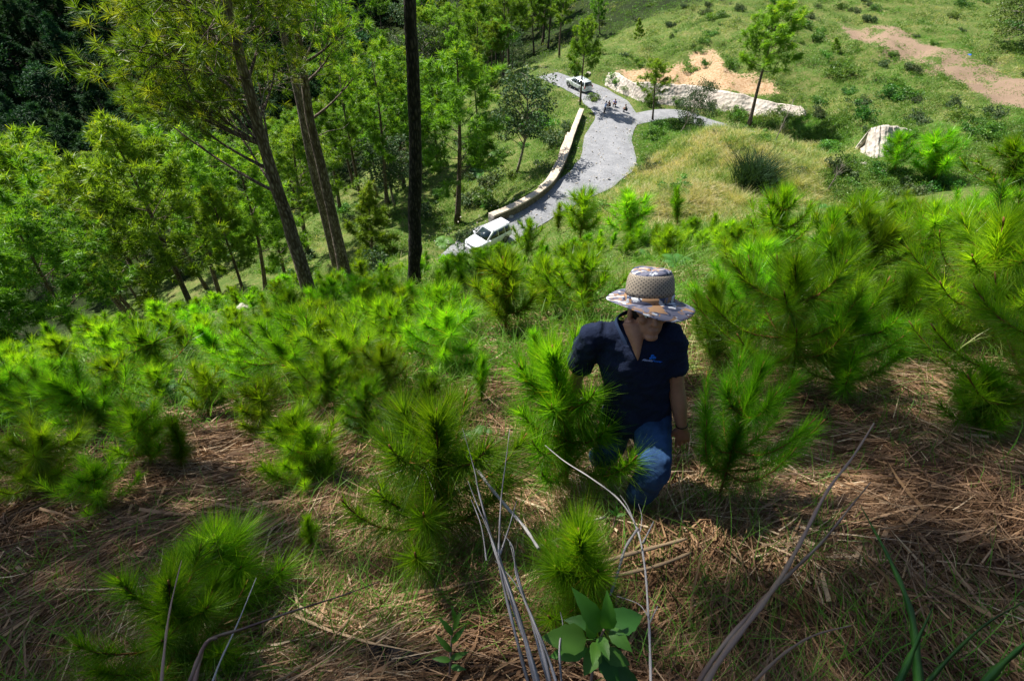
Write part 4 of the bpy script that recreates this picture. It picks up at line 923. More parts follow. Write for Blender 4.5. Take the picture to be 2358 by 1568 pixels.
# ------------------------------------------------------------------ pale stone pitched banks
def bank(name, label, bot, top, back, mt='stone', lump=.07, K=14):
    kk_ = np.linspace(0, 1, 80)*9.0; top = [(np.interp(k_/9.0, np.linspace(0, 1, len(top)), [q[0] for q in top]), np.interp(k_/9.0, np.linspace(0, 1, len(top)), [q[1] for q in top])+(6 if len(bot) > 5 else 2)*float(N1(np.array([k_*3.3]), np.array([back]))[0])) for k_ in kk_]
    nb = 80; lump = lump if len(bot) > 5 else .07; B = np.stack([np.interp(np.linspace(0, 1, nb), np.linspace(0, 1, len(bot)), [q[i] for q in bot]) for i in (0, 1)], 1)
    Tp = np.stack([np.interp(np.linspace(0, 1, nb), np.linspace(0, 1, len(top)), [q[i] for q in top]) for i in (0, 1)], 1)
    V = []; 
    for i in range(nb):
        b = hit(B[i, 0], B[i, 1], 20); r = ray(Tp[i, 0], Tp[i, 1]); t = r*((b[1]+back)/r[1])
        for k in range(K):
            f = k/(K-1); p = b+(t-b)*f+np.array([0, -.35, .3])*lump*(N1(np.array([i*.35]), np.array([k*.5]))[0]*5+N2(np.array([i*.9]), np.array([k*1.3]))[0]*3)*(0 < k)
            V.append(p)
        V.append(t+np.array([0, .8, -3.0]))
    K1 = K+1; i, k = np.meshgrid(np.arange(nb-1), np.arange(K1-1), indexing='ij'); Q = np.stack([i*K1+k, (i+1)*K1+k, (i+1)*K1+k+1, i*K1+k+1], -1).reshape(-1, 4)
    V = np.array(V); c = V[0].copy(); o = link(name, npmesh(name, V-c, Q, mat=M[mt], smooth=True), loc=c); return tag(o, label, 'stone bank')
bank('stone_bank', 'long pale stone pitched bank beyond the road bend', [(1374, 188), (1420, 212), (1475, 235), (1530, 243), (1600, 248), (1700, 262), (1780, 272), (1862, 266)], [(1383, 166), (1425, 168), (1462, 190), (1540, 192), (1610, 198), (1700, 214), (1780, 236), (1845, 246)], 2.2)
bank('stone_bank', 'small pale rock bank on the right above the side road', [(1980, 350), (2010, 366), (2050, 358), (2092, 318)], [(1984, 322), (2005, 296), (2035, 288), (2070, 292), (2100, 300)], 3.0)
for i in range(9):
    p = hit(random.uniform(1985, 2085), random.uniform(335, 400), 20); tag(link('rock', rock_mesh(80+i, random.uniform(.25, .6)), loc=p), 'pale broken rock below the small rock bank on the right', 'rock', 'broken rocks below the small rock bank')
for i, (a_, b_, r_, lb) in enumerate(((1173, 500, .55, 'pale boulder at the near end of the wall'), (1150, 508, .25, 'small stone beside the pale boulder'), (1072, 722, .22, 'reddish rock between young pines left of the hiker'), (562, 712, .35, 'grey rock on the grassy crest left'), (1355, 172, .7, 'pale boulder behind the silver car'), (1330, 160, .5, 'smaller pale boulder behind the silver car'), (1463, 380, .3, 'yellowish stone at the right edge of the road'))):
    p = hit(a_, b_, 3); tag(link('rock', rock_mesh(60+i, r_), loc=p), lb, 'rock')
# loose stones on the road: countless
A_ = Acc(); n = 1600
for _ in range(n):
    i = random.randrange(len(RC)); p = RC[i]+np.array([random.gauss(0, 2.2), random.gauss(0, 2.2), .03]); s = random.uniform(.03, .10)*(1.6 if random.random() < .05 else 1)
    v = unit(RNG.normal(size=(6, 3)))*s*.6+np.array([[s, 0, 0], [-s, 0, 0], [0, s, 0], [0, -s, 0], [0, 0, s*.7], [0, 0, -s*.7]])
    A_.add(p+v, None, [[0, 2, 4], [2, 1, 4], [1, 3, 4], [3, 0, 4], [2, 0, 5], [1, 2, 5], [3, 1, 5], [0, 3, 5]])
tag(link('road_stones', A_.mesh('road_stones', M['rock'])), kind='stuff')
# ------------------------------------------------------------------ cars
M['white_paint'] = plain('white_car_paint', (0.78, 0.80, 0.84), .25, .5, coat=1.0)
M['silver_paint'] = plain('silver_green_car_paint', (0.62, 0.66, 0.64), .28, .5, metal=.35, coat=1.0)
M['car_glass'] = plain('dark_car_glass', (0.012, 0.02, 0.025), .06, .8)
M['black_plastic'] = plain('black_plastic', (0.02, 0.02, 0.022), .6, .3)
M['tyre'] = plain('tyre_rubber', (0.02, 0.02, 0.02), .85, .2); M['rim'] = plain('alloy_rim', (0.45, 0.46, 0.48), .35, .5, metal=.8)
M['lamp'] = plain('headlight_lens', (0.55, 0.6, 0.65), .1, .8); M['tail'] = plain('red_lamp_lens', (0.4, 0.01, 0.01), .2, .6); M['chrome'] = plain('chrome', (0.7, 0.7, 0.72), .15, .6, metal=1.0)
M['plate'] = plain('pale_number_plate', (0.5, 0.52, 0.5), .5, .4)
def suv(label, paint, front, rear, scoop, length=4.7, spare=False):
    c = (front+rear)/2; hd = unit(front-rear); up = unit(np.array([0, 0, 1])-hd*hd[2]); lf = np.cross(up, hd)
    o = empty('parked_car', c, label, 'car'); o.rotation_mode = 'QUATERNION'
    o.rotation_quaternion = Matrix(((hd[0], lf[0], up[0]), (hd[1], lf[1], up[1]), (hd[2], lf[2], up[2]))).to_quaternion()
    k = length/4.7
    st = [(-2.35, .55, .92, .74), (-2.30, .42, 1.02, .84), (-2.0, .36, 1.10, .89), (-1.0, .34, 1.10, .905), (0, .34, 1.08, .905), (.85, .34, 1.07, .90), (1.15, .34, 1.06, .90), (1.7, .36, 1.02, .885), (2.1, .40, .96, .85), (2.28, .44, .86, .78), (2.36, .52, .74, .68)]
    a = Acc(); V = []
    for x, zb, zt, hw in st:
        zm = (zb+zt)/2
        V += [(x*k, s*y, z) for s, y, z in ((1, hw*.86, zb), (1, hw*.98, zb+.10), (1, hw, zm), (1, hw*.985, zt-.10), (1, hw*.90, zt-.015), (1, hw*.45, zt+.02))] + [(x*k, -y, z) for y, z in ((hw*.45, zt+.02), (hw*.90, zt-.015), (hw*.985, zt-.10), (hw, zm), (hw*.98, zb+.10), (hw*.86, zb))]
    n = len(st); Q = [[i*12+j, i*12+(j+1) % 12, (i+1)*12+(j+1) % 12, (i+1)*12+j] for i in range(n-1) for j in range(12)]
    V += [(st[0][0]*k, 0, .75), (st[-1][0]*k, 0, .65)]; T = [[n*12, (j+1) % 12, j] for j in range(12)]+[[n*12+1, (n-1)*12+j, (n-1)*12+(j+1) % 12] for j in range(12)]
    a.add(V, Q, T)
    # greenhouse
    lo = [(-2.26, .80), (-1.6, .86), (-.4, .87), (.55, .86), (1.12, .76)]; hi = [(-1.98, .60), (-1.5, .66), (-.4, .68), (.1, .67), (.22, .60)]
    G_ = []
    for (xl, yl), (xh, yh) in zip(lo, hi): G_ += [(xl*k, yl, 1.05), (xh*k, yh, 1.66), (xh*k*.97, yh*.84, 1.735), (xh*k*.97, -yh*.84, 1.735), (xh*k, -yh, 1.66), (xl*k, -yl, 1.05)]
    Q = [[i*6+j, i*6+j+1, (i+1)*6+j+1, (i+1)*6+j] for i in range(4) for j in range(5)]; Q += [[0, 1, 4, 5], [1, 2, 3, 4], [29, 28, 25, 24], [28, 27, 26, 25]]
    a.add(G_, Q); b = bm_obj('body', a, M[paint], o, smooth=True, bevel=.02)
    def pane(name, P, mt='car_glass', off=.006, th=.012, par=None):
        P = np.array([(p[0]*k, p[1], p[2]) for p in P]); nr = unit(np.cross(P[1]-P[0], P[3]-P[0]))
        if nr @ (P.mean(0)-np.array([-.6, 0, 1.1])) < 0: nr = -nr
        q = Acc(); prism(q, list(P+nr*(off-.03))+list(P+nr*(off+th))); return bm_obj(name, q, M[mt], par or o)
    def side(xa, xb, xc, xd, s): # bottom a..b, top c..d on the greenhouse side
        f = lambda x, t: (x, s*((.865-.02*abs(x+.4)/2)*(1-t)+(.675)*t), 1.09+(1.62-1.09)*t)
        return [f(xa, .02), f(xb, .02), f(xd, .97), f(xc, .97)]
    for s in (1, -1):
        pane('side_window', side(-.38, .80, -.36, .12, s)); pane('side_window', side(-1.30, -.46, -1.26, -.44, s)); pane('side_window', side(-2.05, -1.38, -1.85, -1.34, s))
    pane('windshield', [(1.06, .70, 1.10), (1.06, -.70, 1.10), (.27, -.56, 1.64), (.27, .56, 1.64)])
    pane('rear_window', [(-2.25, .70, 1.10), (-2.25, -.70, 1.10), (-2.03, -.55, 1.60), (-2.03, .55, 1.60)])
    # wheels
    for sx in (1.42, -1.38):
        for s in (1, -1):
            q = Acc(); ang = np.linspace(0, 6.283, 25)[:-1]
            def ring(r, y): return [(sx*k+r*math.cos(t), s*y, .37+r*math.sin(t)) for t in ang]
            prof = [(.22, .70), (.34, .69), (.37, .74), (.37, .86), (.34, .91), (.24, .915)]
            VV = sum([ring(r, y) for r, y in prof], []); QQ = [[i*24+j, i*24+(j+1) % 24, (i+1)*24+(j+1) % 24, (i+1)*24+j] for i in range(5) for j in range(24)]
            q.add(VV, QQ); wl = bm_obj('wheel', q, M['tyre'], o, smooth=True)
            q = Acc(); VV = ring(.24, .895)+ring(.20, .885)+ring(.07, .90)+[(sx*k, s*.905, .37)]
            for j in range(24):
                if j % 4 in (0, 1): q.add([VV[j], VV[(j+1) % 24], VV[48+(j+1) % 24], VV[48+j]], [[0, 1, 2, 3]])
                q.add([VV[j], VV[(j+1) % 24], VV[24+(j+1) % 24], VV[24+j]], [[0, 1, 2, 3]]); q.add([VV[48+j], VV[48+(j+1) % 24], VV[72]], None, [[0, 1, 2]])
            bm_obj('rim', q, M['rim'], wl)
            q = Acc(); an = np.linspace(-.25, 3.39, 15); VV = []
            for t in an: VV += [(sx*k+.40*math.cos(t), s*.895, .37+.40*math.sin(t)), (sx*k+.47*math.cos(t), s*.912, .37+.47*math.sin(t))]
            q.add(VV, [[2*i, 2*i+1, 2*i+3, 2*i+2] for i in range(14)]); bm_obj('wheel_arch', q, M['black_plastic'], o)
    q = Acc()
    for s in (1, -1): box(q, (0, s*.90, .40), (2.3*k, .06, .08))
    for s in (1, -1):
        q = Acc(); tube(q, np.array([(-1.75*k, s*.60, 1.74), (-1.6*k, s*.60, 1.80), (.0, s*.60, 1.80), (.12*k, s*.59, 1.73)]), .018, 6); bm_obj('roof_rail', q, M['black_plastic'], o)
        q = Acc(); box(q, (.88*k, s*1.0, 1.12), (.12, .2, .15)); bm_obj('mirror', q, M[paint], o, bevel=.03)
        q = Acc(); box(q, (0.0, s*.905, .42), (2.1*k, .05, .09)); bm_obj('side_step', q, M['black_plastic'], o, bevel=.01)
        q = Acc(); tube(q, np.array([(2.27*k, s*.50, .80), (2.22*k, s*.68, .83), (2.08*k, s*.79, .88)]), .085, 8); bm_obj('headlight', q, M['lamp'], o, smooth=True)
        q = Acc(); box(q, (-2.28*k, s*.76, .98), (.12, .14, .30)); bm_obj('tail_light', q, M['tail'], o, bevel=.02)
        q = Acc(); box(q, (.52*k, s*.902, .72), (.012, .014, .62)); box(q, (-.42*k, s*.905, .72), (.012, .014, .62)); box(q, (-1.25*k, s*.902, .85), (.012, .014, .4)); bm_obj('door_seam', q, M['black_plastic'], o)
        for xx in (-.25, -1.1):
            q = Acc(); box(q, (xx*k, s*.915, .92), (.18, .03, .03)); bm_obj('door_handle', q, M['chrome'], o, bevel=.008)
    q = Acc(); box(q, (2.33*k, 0, .74), (.08, .82, .16)); g_ = bm_obj('grille', q, M['black_plastic'], o, bevel=.02)
    q = Acc(); box(q, (2.38*k, 0, .78), (.03, .80, .03)); box(q, (2.38*k, 0, .72), (.03, .80, .02)); bm_obj('grille_bar', q, M['chrome'], g_)
    q = Acc(); box(q, (2.36*k, 0, .48), (.10, 1.30, .16)); bm_obj('front_bumper', q, M[paint], o, bevel=.04)
    q = Acc(); box(q, (-2.37*k, 0, .55), (.14, 1.62, .22)); bm_obj('rear_bumper', q, M[paint], o, bevel=.05)
    q = Acc(); box(q, (-2.385*k, 0, .86), (.03, .46, .14)); bm_obj('number_plate', q, M['plate'], o)
    q = Acc(); box(q, (-2.06*k, 0, 1.70), (.25, 1.1, .03)); bm_obj('spoiler', q, M[paint], o, bevel=.012)
    q = Acc(); tube(q, np.array([(1.1*k, .55, 1.10), (1.02*k, .0, 1.16)]), .008, 4); tube(q, np.array([(1.1*k, -.05, 1.10), (1.02*k, -.6, 1.16)]), .008, 4); bm_obj('wiper', q, M['black_plastic'], o)
    if scoop:
        q = Acc(); box(q, (1.45*k, 0, 1.07), (.42, .50, .09)); s_ = bm_obj('bonnet_scoop', q, M[paint], o, bevel=.03)
        q = Acc(); box(q, (1.668*k, 0, 1.075), (.02, .40, .05)); bm_obj('scoop_opening', q, M['black_plastic'], s_)
    return o
def onroad(a, b, dz=0.05):
    p = WZ(a, b, -28.4 if b > 400 else -31.0)
    for _ in range(6):
        z = G1(p[0], p[1])+.13; p = WZ(a, b, z)
    return p
fr, re_ = onroad(1086, 581), onroad(1160, 543); mid = (fr+re_)/2; hd = unit(fr-re_)
suv('white car with bonnet scoop and roof rails parked on the lower road among the pines', 'white_paint', mid+hd*2.1, mid-hd*2.1, True, 4.55)
f1, r1 = onroad(1307, 201), onroad(1336, 213.5); hd = unit(f1-r1); hd[2] = 0; hd = unit(hd); lf = np.cross([0, 0, 1.], hd); mid = (f1+r1)/2+(-lf)*.85
print('silver wheelbase', np.linalg.norm(f1-r1), 'white', np.linalg.norm(fr-re_))
suv('silver car with dark rear window parked at the far road bend behind a pine', 'silver_paint', mid+hd*2.3, mid-hd*2.3, False, 4.6)
# ------------------------------------------------------------------ people
def loft(acc, C, R1, R2, U1, n=16):
    """rings at C with radii R1 along U1 and R2 across"""
    C = np.asarray(C, float); k = len(C); tg = unit(np.gradient(C, axis=0)); V = []
    R1 = np.broadcast_to(R1, (k,)); R2 = np.broadcast_to(R2, (k,)); a = np.arange(n)/n*2*math.pi
    for i in range(k):
        u = np.asarray(U1[i] if np.ndim(U1) > 1 else U1, float); u = unit(u-tg[i]*(u @ tg[i])); v = np.cross(tg[i], u)
        V.append(C[i]+np.outer(np.cos(a)*R1[i], u)+np.outer(np.sin(a)*R2[i], v))
    V = np.concatenate(V+[C[:1], C[-1:]]); j = np.arange(n); j2 = (j+1) % n; e = k*n
    Q = np.concatenate([np.stack([i*n+j, i*n+j2, (i+1)*n+j2, (i+1)*n+j], 1) for i in range(k-1)])
    T = np.concatenate([np.stack([np.full(n, e), j2, j], 1), np.stack([np.full(n, e+1), (k-1)*n+j, (k-1)*n+j2], 1)])
    acc.add(V, Q, T)
def chain(acc, pts, rr, n=12, k=5):
    """smooth tapered limb through joints"""
    pts = np.asarray(pts, float); t = np.linspace(0, len(pts)-1, (len(pts)-1)*k+1); P = np.stack([np.interp(t, range(len(pts)), pts[:, i]) for i in range(3)], 1)
    for _ in range(2): P[1:-1] = (P[:-2]+2*P[1:-1]+P[2:])/4
    R = np.interp(t, range(len(pts)), rr)
    d0 = unit(P[0]-P[1]); d1 = unit(P[-1]-P[-2])
    P = np.vstack([P[0]+d0*R[0]*.8, P[0]+d0*R[0]*.45, P, P[-1]+d1*R[-1]*.45, P[-1]+d1*R[-1]*.8]); R = np.concatenate([[R[0]*.45, R[0]*.85], R, [R[-1]*.85, R[-1]*.45]])
    tg = unit(P[-1]-P[0]); u = np.cross(tg, [0.3, .9, .2]); loft(acc, P, R, R, u, n)
def ball(acc, c, r, ax=None, n=16):
    """ellipsoid, r = 3 radii along the 3 rows of ax"""
    ax = np.eye(3) if ax is None else np.asarray(ax); t = np.linspace(.06, math.pi-.06, 9)
    C = np.array([np.asarray(c)+ax[2]*r[2]*-math.cos(q) for q in t]); s = np.sin(t); loft(acc, C, r[0]*s, r[1]*s, ax[0], n)
def remesh(o, vox, it=4, disp=0, size=.1, fac=.5):
    m = o.modifiers.new('remesh', 'REMESH'); m.mode = 'VOXEL'; m.voxel_size = vox; m.use_smooth_shade = True
    s = o.modifiers.new('smooth', 'SMOOTH'); s.iterations = it; s.factor = fac
    if disp:
        t = bpy.data.textures.new('folds', 'CLOUDS'); t.noise_scale = size; t.noise_depth = 2
        d = o.modifiers.new('folds', 'DISPLACE'); d.texture = t; d.strength = disp; d.mid_level = .5; d.texture_coords = 'LOCAL'
M['skin'] = plain('tan_skin', (0.40, 0.20, 0.125), .5, .4, noise=.12, scale=30); M['hair'] = plain('black_hair', (0.01, 0.009, 0.008), .6, .3)
M['collar'] = plain('navy_rib_knit', (0.018, 0.032, 0.07), .85, .15, noise=.2, scale=150)
M['polo'] = plain('dark_navy_cotton', (0.011, 0.017, 0.040), .9, .15, noise=.25, scale=90, bump=.3); M['denim'] = plain('worn_blue_denim', (0.022, 0.055, 0.13), .9, .15, noise=.55, scale=9, bump=.25)
M['boot'] = plain('grey_brown_boot', (0.10, 0.08, 0.065), .8, .2, noise=.3, scale=25, bump=.4); M['cord'] = plain('black_cord', (0.01, 0.01, 0.01), .6, .3)
M['eye'] = plain('eye_white', (0.6, 0.58, 0.55), .3, .5); M['lt_blue'] = plain('pale_blue_shirt', (0.30, 0.38, 0.62), .85, .2); M['dk_cloth'] = plain('dark_trousers', (0.012, 0.016, 0.03), .9, .1)
M['violet_cloth'] = plain('pale_violet_shirt', (0.28, 0.28, 0.55), .85, .2); M['grey_cloth'] = plain('dark_grey_green_shirt', (0.05, 0.07, 0.06), .9, .1)
def camo_mat():
    m, n, l, p = mat('camouflage_cotton'); tc = n.new('ShaderNodeTexCoord'); prev = None
    cols = [((0.50, 0.52, 0.56)), (0.30, 0.17, 0.085), (0.13, 0.13, 0.18), (0.035, 0.045, 0.085)]
    for i, c in enumerate(cols):
        if i == 0:
            rgb = n.new('ShaderNodeRGB'); rgb.outputs[0].default_value = (*c, 1); prev = rgb.outputs[0]; continue
        mp = n.new('ShaderNodeMapping'); mp.inputs['Location'].default_value = (i*1.7, i*2.3, i*.9); mp.inputs['Scale'].default_value = (1, 1.6, 1.5); l.new(tc.outputs['Object'], mp.inputs[0])
        z = n.new('ShaderNodeTexNoise'); z.inputs['Scale'].default_value = 10+i*2; z.inputs['Detail'].default_value = 1.5; z.inputs['Distortion'].default_value = 1.2; l.new(mp.outputs[0], z.inputs['Vector'])
        r = ramp(n, [(0, (0, 0, 0)), ((.47, .50, .56)[i-1], (0, 0, 0)), ((.48, .51, .57)[i-1], (1, 1, 1))]); l.new(z.outputs[0], r.inputs[0]); mx = n.new('ShaderNodeMix'); mx.data_type = 'RGBA'
        l.new(r.outputs[0], mx.inputs[0]); l.new(prev, mx.inputs[6]); mx.inputs[7].default_value = (*c, 1); prev = mx.outputs[2]
    l.new(prev, p.inputs['Base Color']); p.inputs['Roughness'].default_value = .85; return m
M['camo'] = camo_mat()
def mesh_mat():
    m, n, l, p = mat('tan_mesh_fabric'); uv = n.new('ShaderNodeUVMap'); sp = n.new('ShaderNodeSeparateXYZ'); l.new(uv.outputs[0], sp.inputs[0])
    def M2(op, a, b): 
        q = n.new('ShaderNodeMath'); q.operation = op
        for i, v in enumerate((a, b)):
            if v is None: continue
            if isinstance(v, (int, float)): q.inputs[i].default_value = v
            else: l.new(v, q.inputs[i])
        return q.outputs[0]
    u = M2('MULTIPLY', sp.outputs[0], 2*math.pi*62); v = M2('MULTIPLY', sp.outputs[1], 2*math.pi*13)
    s = M2('ADD', M2('COSINE', M2('MULTIPLY', M2('ADD', u, v), .5), None), M2('COSINE', M2('MULTIPLY', M2('SUBTRACT', u, v), .5), None))
    r = ramp(n, [(0, (0.30, 0.25, 0.19)), (.58, (0.30, 0.25, 0.19)), (.78, (0.035, 0.03, 0.03))]); mr = n.new('ShaderNodeMapRange'); mr.inputs[1].default_value = -1; mr.inputs[2].default_value = 2; l.new(s, mr.inputs[0]); l.new(mr.outputs[0], r.inputs[0])
    l.new(r.outputs[0], p.inputs['Base Color']); p.inputs['Roughness'].default_value = .8; return m
M['meshcloth'] = mesh_mat()
# --- the hiker
J = dict(neck=W(1462, 752, 2.36), shR=W(1360, 779, 2.43), shL=W(1548, 778, 2.38), pel=W(1470, 935, 2.74), elL=W(1556, 885, 2.56), wrL=W(1570, 982, 2.69), elR=W(1322, 872, 2.74), wrR=W(1340, 962, 2.95),
         hipL=W(1497, 948, 2.74), hipR=W(1428, 950, 2.80), knL=W(1508, 1078, 2.58), anL=W(1458, 1150, 2.86), knR=W(1400, 1040, 2.92), anR=W(1340, 1100, 3.1))
gf = hit(1468, 1190, 1.5); J['anL'] = gf + np.array([-.02, .06, .10])
print('hiker: ankle px', proj(J['anL']), 'shin', np.linalg.norm(J['knL']-J['anL']), 'thigh', np.linalg.norm(J['knL']-J['hipL']), 'torso', np.linalg.norm(J['neck']-J['pel']))
gr = hit(1372, 1085, 1.5); J['anR'] = gr+np.array([0, .05, .10])
hk = empty('person', (gf[0], gf[1], gf[2]), 'man in camouflage sun hat and dark navy polo shirt climbing among the young pines', 'person'); O = np.array(gf)
def loc(p): return np.asarray(p)-O
lat = unit(J['shL']-J['shR']); spn = unit(J['neck']-J['pel']); frt = unit(np.cross(spn, lat)); frt = frt if frt @ CF < 0 else -frt
vd = unit(ray(1494, 690)); HA = unit(CU*.93-vd*.36+CR*.08); HF = unit(-vd*.9+CU*-.3+CR*.35); HF = unit(HF-HA*(HF @ HA)); HR = np.cross(HF, HA); HR = HR if HR @ CR > 0 else -HR
hc = W(1491, 717, 2.33)
def hp(r, f, u): return hc+HR*r+HF*f+HA*u
b = Acc()
# head, neck
ball(b, loc(hp(0, -.01, .035)), (.078, .098, .095), (HR, HF, HA)); ball(b, loc(hp(0, .030, -.045)), (.060, .062, .075), (HR, HF, HA)); ball(b, loc(hp(0, .066, -.098)), (.032, .028, .022), (HR, HF, HA), 12)
chain(b, [loc(hp(0, .088, .02)), loc(hp(0, .110, -.028))], [.010, .015], 10, 4); ball(b, loc(hp(0, .098, -.030)), (.019, .014, .010), (HR, HF, HA), 10)
for s in (1, -1):
    ball(b, loc(hp(s*.079, -.008, -.01)), (.012, .018, .032), (HR, HF, HA), 10); ball(b, loc(hp(s*.033, .075, .028)), (.024, .014, .010), (HR, HF, HA), 10); ball(b, loc(hp(s*.042, .062, -.018)), (.024, .020, .022), (HR, HF, HA), 10)
ball(b, loc(hp(0, .087, -.062)), (.025, .012, .007), (HR, HF, HA), 10); ball(b, loc(hp(0, .084, -.075)), (.021, .012, .008), (HR, HF, HA), 10)
nk = J['neck']; chain(b, [loc(hp(0, -.02, -.05)), loc((hp(0, -.02, -.09)+nk)/2), loc(nk-spn*.02+frt*-.01)], [.062, .060, .068], 14)
# chest wedge seen in the open collar
loft(b, [loc(nk+spn*.03+frt*.005), loc(nk-spn*.01+frt*.035), loc(nk-spn*.05+frt*.062), loc(nk-spn*.09+frt*.088), loc(nk-spn*.118+frt*.100)], [.056, .044, .028, .014, .003], [.05, .05, .045, .035, .02], lat, 16)
# torso core under the clothes, arms, hands
tc_ = [loc(J['pel']+(nk-J['pel'])*t+frt*o) for t, o in ((0, 0), (.3, .0), (.6, 0), (.85, -.01))]; loft(b, tc_, [.12, .12, .14, .12], [.08, .08, .085, .07], lat)
chain(b, [loc(J['shL']), loc((J['shL']+J['elL'])/2), loc(J['elL']), loc(J['elL']*.55+J['wrL']*.45), loc(J['wrL'])], [.040, .048, .042, .043, .027], 12)
chain(b, [loc(J['shR']), loc((J['shR']+J['elR'])/2), loc(J['elR']), loc(J['elR']*.55+J['wrR']*.45), loc(J['wrR'])], [.040, .048, .042, .043, .027], 12)
chain(b, [loc(nk-spn*.07), loc(J['shL'])], [.032, .035]); chain(b, [loc(nk-spn*.07), loc(J['shR'])], [.032, .035])
for h_, k_, a_ in (('hipL', 'knL', 'anL'), ('hipR', 'knR', 'anR')): chain(b, [loc(J[h_]), loc(J[k_]), loc(J[a_])], [.07, .05, .035])
def hand(acc, wr, fw, side, palm):
    """wr wrist, fw towards the fingertips, side towards the thumb, palm normal"""
    fw, side = unit(fw), unit(side-fw*(side @ fw)) if False else (unit(fw), unit(side))[1]
    fw = unit(fw); side = unit(side-fw*(side @ fw)); palm = np.cross(fw, side)
    loft(acc, [loc(wr-fw*.012), loc(wr+fw*.02), loc(wr+fw*.055), loc(wr+fw*.085), loc(wr+fw*.098)], [.026, .034, .041, .040, .034], [.020, .019, .016, .013, .010], side, 14)
    for i, (s, ln, cu) in enumerate(((.031, .070, .18), (.011, .080, .28), (-.010, .074, .42), (-.030, .058, .60))):
        p = wr+fw*.088+side*s; d = unit(fw+side*s*2.2); P = [p]; 
        for q, f in enumerate((.45, .32, .23)):
            d = unit(d+palm*cu*(.5+.35*q)); P.append(P[-1]+d*ln*f)
        chain(acc, [loc(x_) for x_ in P], [.0095, .0088, .0080, .0068], 9, 4)
    p = wr+fw*.022+side*.026; d = unit(fw*.75+side*.72+palm*.15); P = [p, p+d*.038]; d = unit(fw*1.0+side*.30+palm*.2); P.append(P[-1]+d*.032); P.append(P[-1]+d*.024)
    chain(acc, [loc(x_) for x_ in P], [.016, .0125, .0105, .0085], 9, 4)
ndL = unit(W(1574, 1048, 2.80)-J['wrL']); hand(b, J['wrL'], ndL, -CR*1.0+CU*.2, None)
hand(b, J['wrR'], unit(CU*-1+CR*.3), CR, None)
body = bm_obj('body', b, M['skin'], hk); remesh(body, .0048, 3, fac=.45)
# clothes
s_ = Acc(); P0 = J['pel']; ln = np.linalg.norm(nk-P0)
def sp(t, f=0, l=0): return loc(P0+spn*ln*t+frt*f+lat*l)
loft(s_, [sp(-.20, .04, -.03), sp(-.10, .03, -.02), sp(.05, .015, -.005), sp(.28, .0), sp(.5, .0), sp(.7, -.003), sp(.86, -.012), sp(.95, -.02), sp(.99, -.025)], [.170, .180, .176, .170, .180, .190, .168, .115, .07], [.125, .130, .135, .130, .130, .128, .108, .085, .06], lat, 24)
for sd_, el_ in (('shL', 'elL'), ('shR', 'elR')):
    a0 = J[sd_]; a1 = a0+(J[el_]-a0)*.66; ad = unit(a1-a0)
    loft(s_, [loc(a0-ad*.03-(a0-nk)*.30), loc(a0-ad*.02), loc(a0+ad*.03), loc((a0+a1)/2), loc(a1)], [.05, .064, .068, .068, .069], [.05, .064, .066, .066, .067], lat, 18)
    chain(s_, [loc(nk-spn*.040-frt*.015), loc((nk+a0)/2-spn*.012-frt*.01), loc(a0-spn*.008)], [.052, .060, .060], 14)
shirt = bm_obj('polo_shirt', s_, M['polo'], hk); remesh(shirt, .009, 8, .030, .07)
j_ = Acc(); loft(j_, [loc(P0+spn*.13), loc(P0+spn*.03), loc(P0-spn*.06)], [.155, .170, .150], [.115, .125, .11], lat, 20)
kb = J['knL']+(J['knL']-(J['hipL']+J['anL'])/2)*.04
cuffL = J['anL']+(J['knL']-J['anL'])*.10; cuffR = J['anR']+(J['knR']-J['anR'])*.14
chain(j_, [loc(J['hipL']), loc((J['hipL']+kb)/2), loc(kb), loc((kb+cuffL)/2), loc(cuffL)], [.108, .098, .082, .078, .070], 18); chain(j_, [loc(J['hipR']), loc((J['hipR']+J['knR'])/2), loc(J['knR']), loc(cuffR)], [.105, .092, .078, .068], 18)
jeans = bm_obj('jeans', j_, M['denim'], hk); remesh(jeans, .009, 5, .022, .055)
for an_, dr in (('anL', unit(CR*.25+CU*-.75)), ('anR', unit(CR*-.2+CU*-.6))):
    q = Acc(); p = J[an_]; dr = dr-np.array([0, 0, dr[2]+.05]); dr = unit(dr)
    chain(q, [loc(p+np.array([0, 0, .09])), loc(p), loc(p-np.array([0, 0, .035]))], [.050, .050, .045], 14); chain(q, [loc(p-np.array([0, 0, .045])-dr*.05), loc(p-np.array([0, 0, .05])+dr*.06), loc(p-np.array([0, 0, .065])+dr*.14)], [.040, .043, .034], 14)
    bt = bm_obj('boot', q, M['boot'], hk); remesh(bt, .007, 4)
# collar and placket
q = Acc(); V = []; na = 30; cN = nk-spn*.012
for i in range(na):
    ph = rad(28+304*i/(na-1)); d = frt*math.cos(ph)+lat*math.sin(ph); dn = max(0, math.cos(ph)); wv = 1+.05*math.sin(i*1.3)
    c0 = cN+d*.066-frt*.008-spn*(.040*dn**1.5)+spn*.018*(1-dn); V += [loc(c0+spn*.026), loc(c0+d*.014+spn*.032), loc(c0+d*(.038*wv)-spn*(.020+.03*dn)), loc(c0+d*.030-spn*(.022+.03*dn))]
q.add(V, [[i*4+j, i*4+(j+1) % 4, (i+1)*4+(j+1) % 4, (i+1)*4+j] for i in range(na-1) for j in range(4)]); cl = bm_obj('collar', q, M['collar'], hk, smooth=True)
md = cl.modifiers.new('sub', 'SUBSURF'); md.levels = 1; md.render_levels = 1
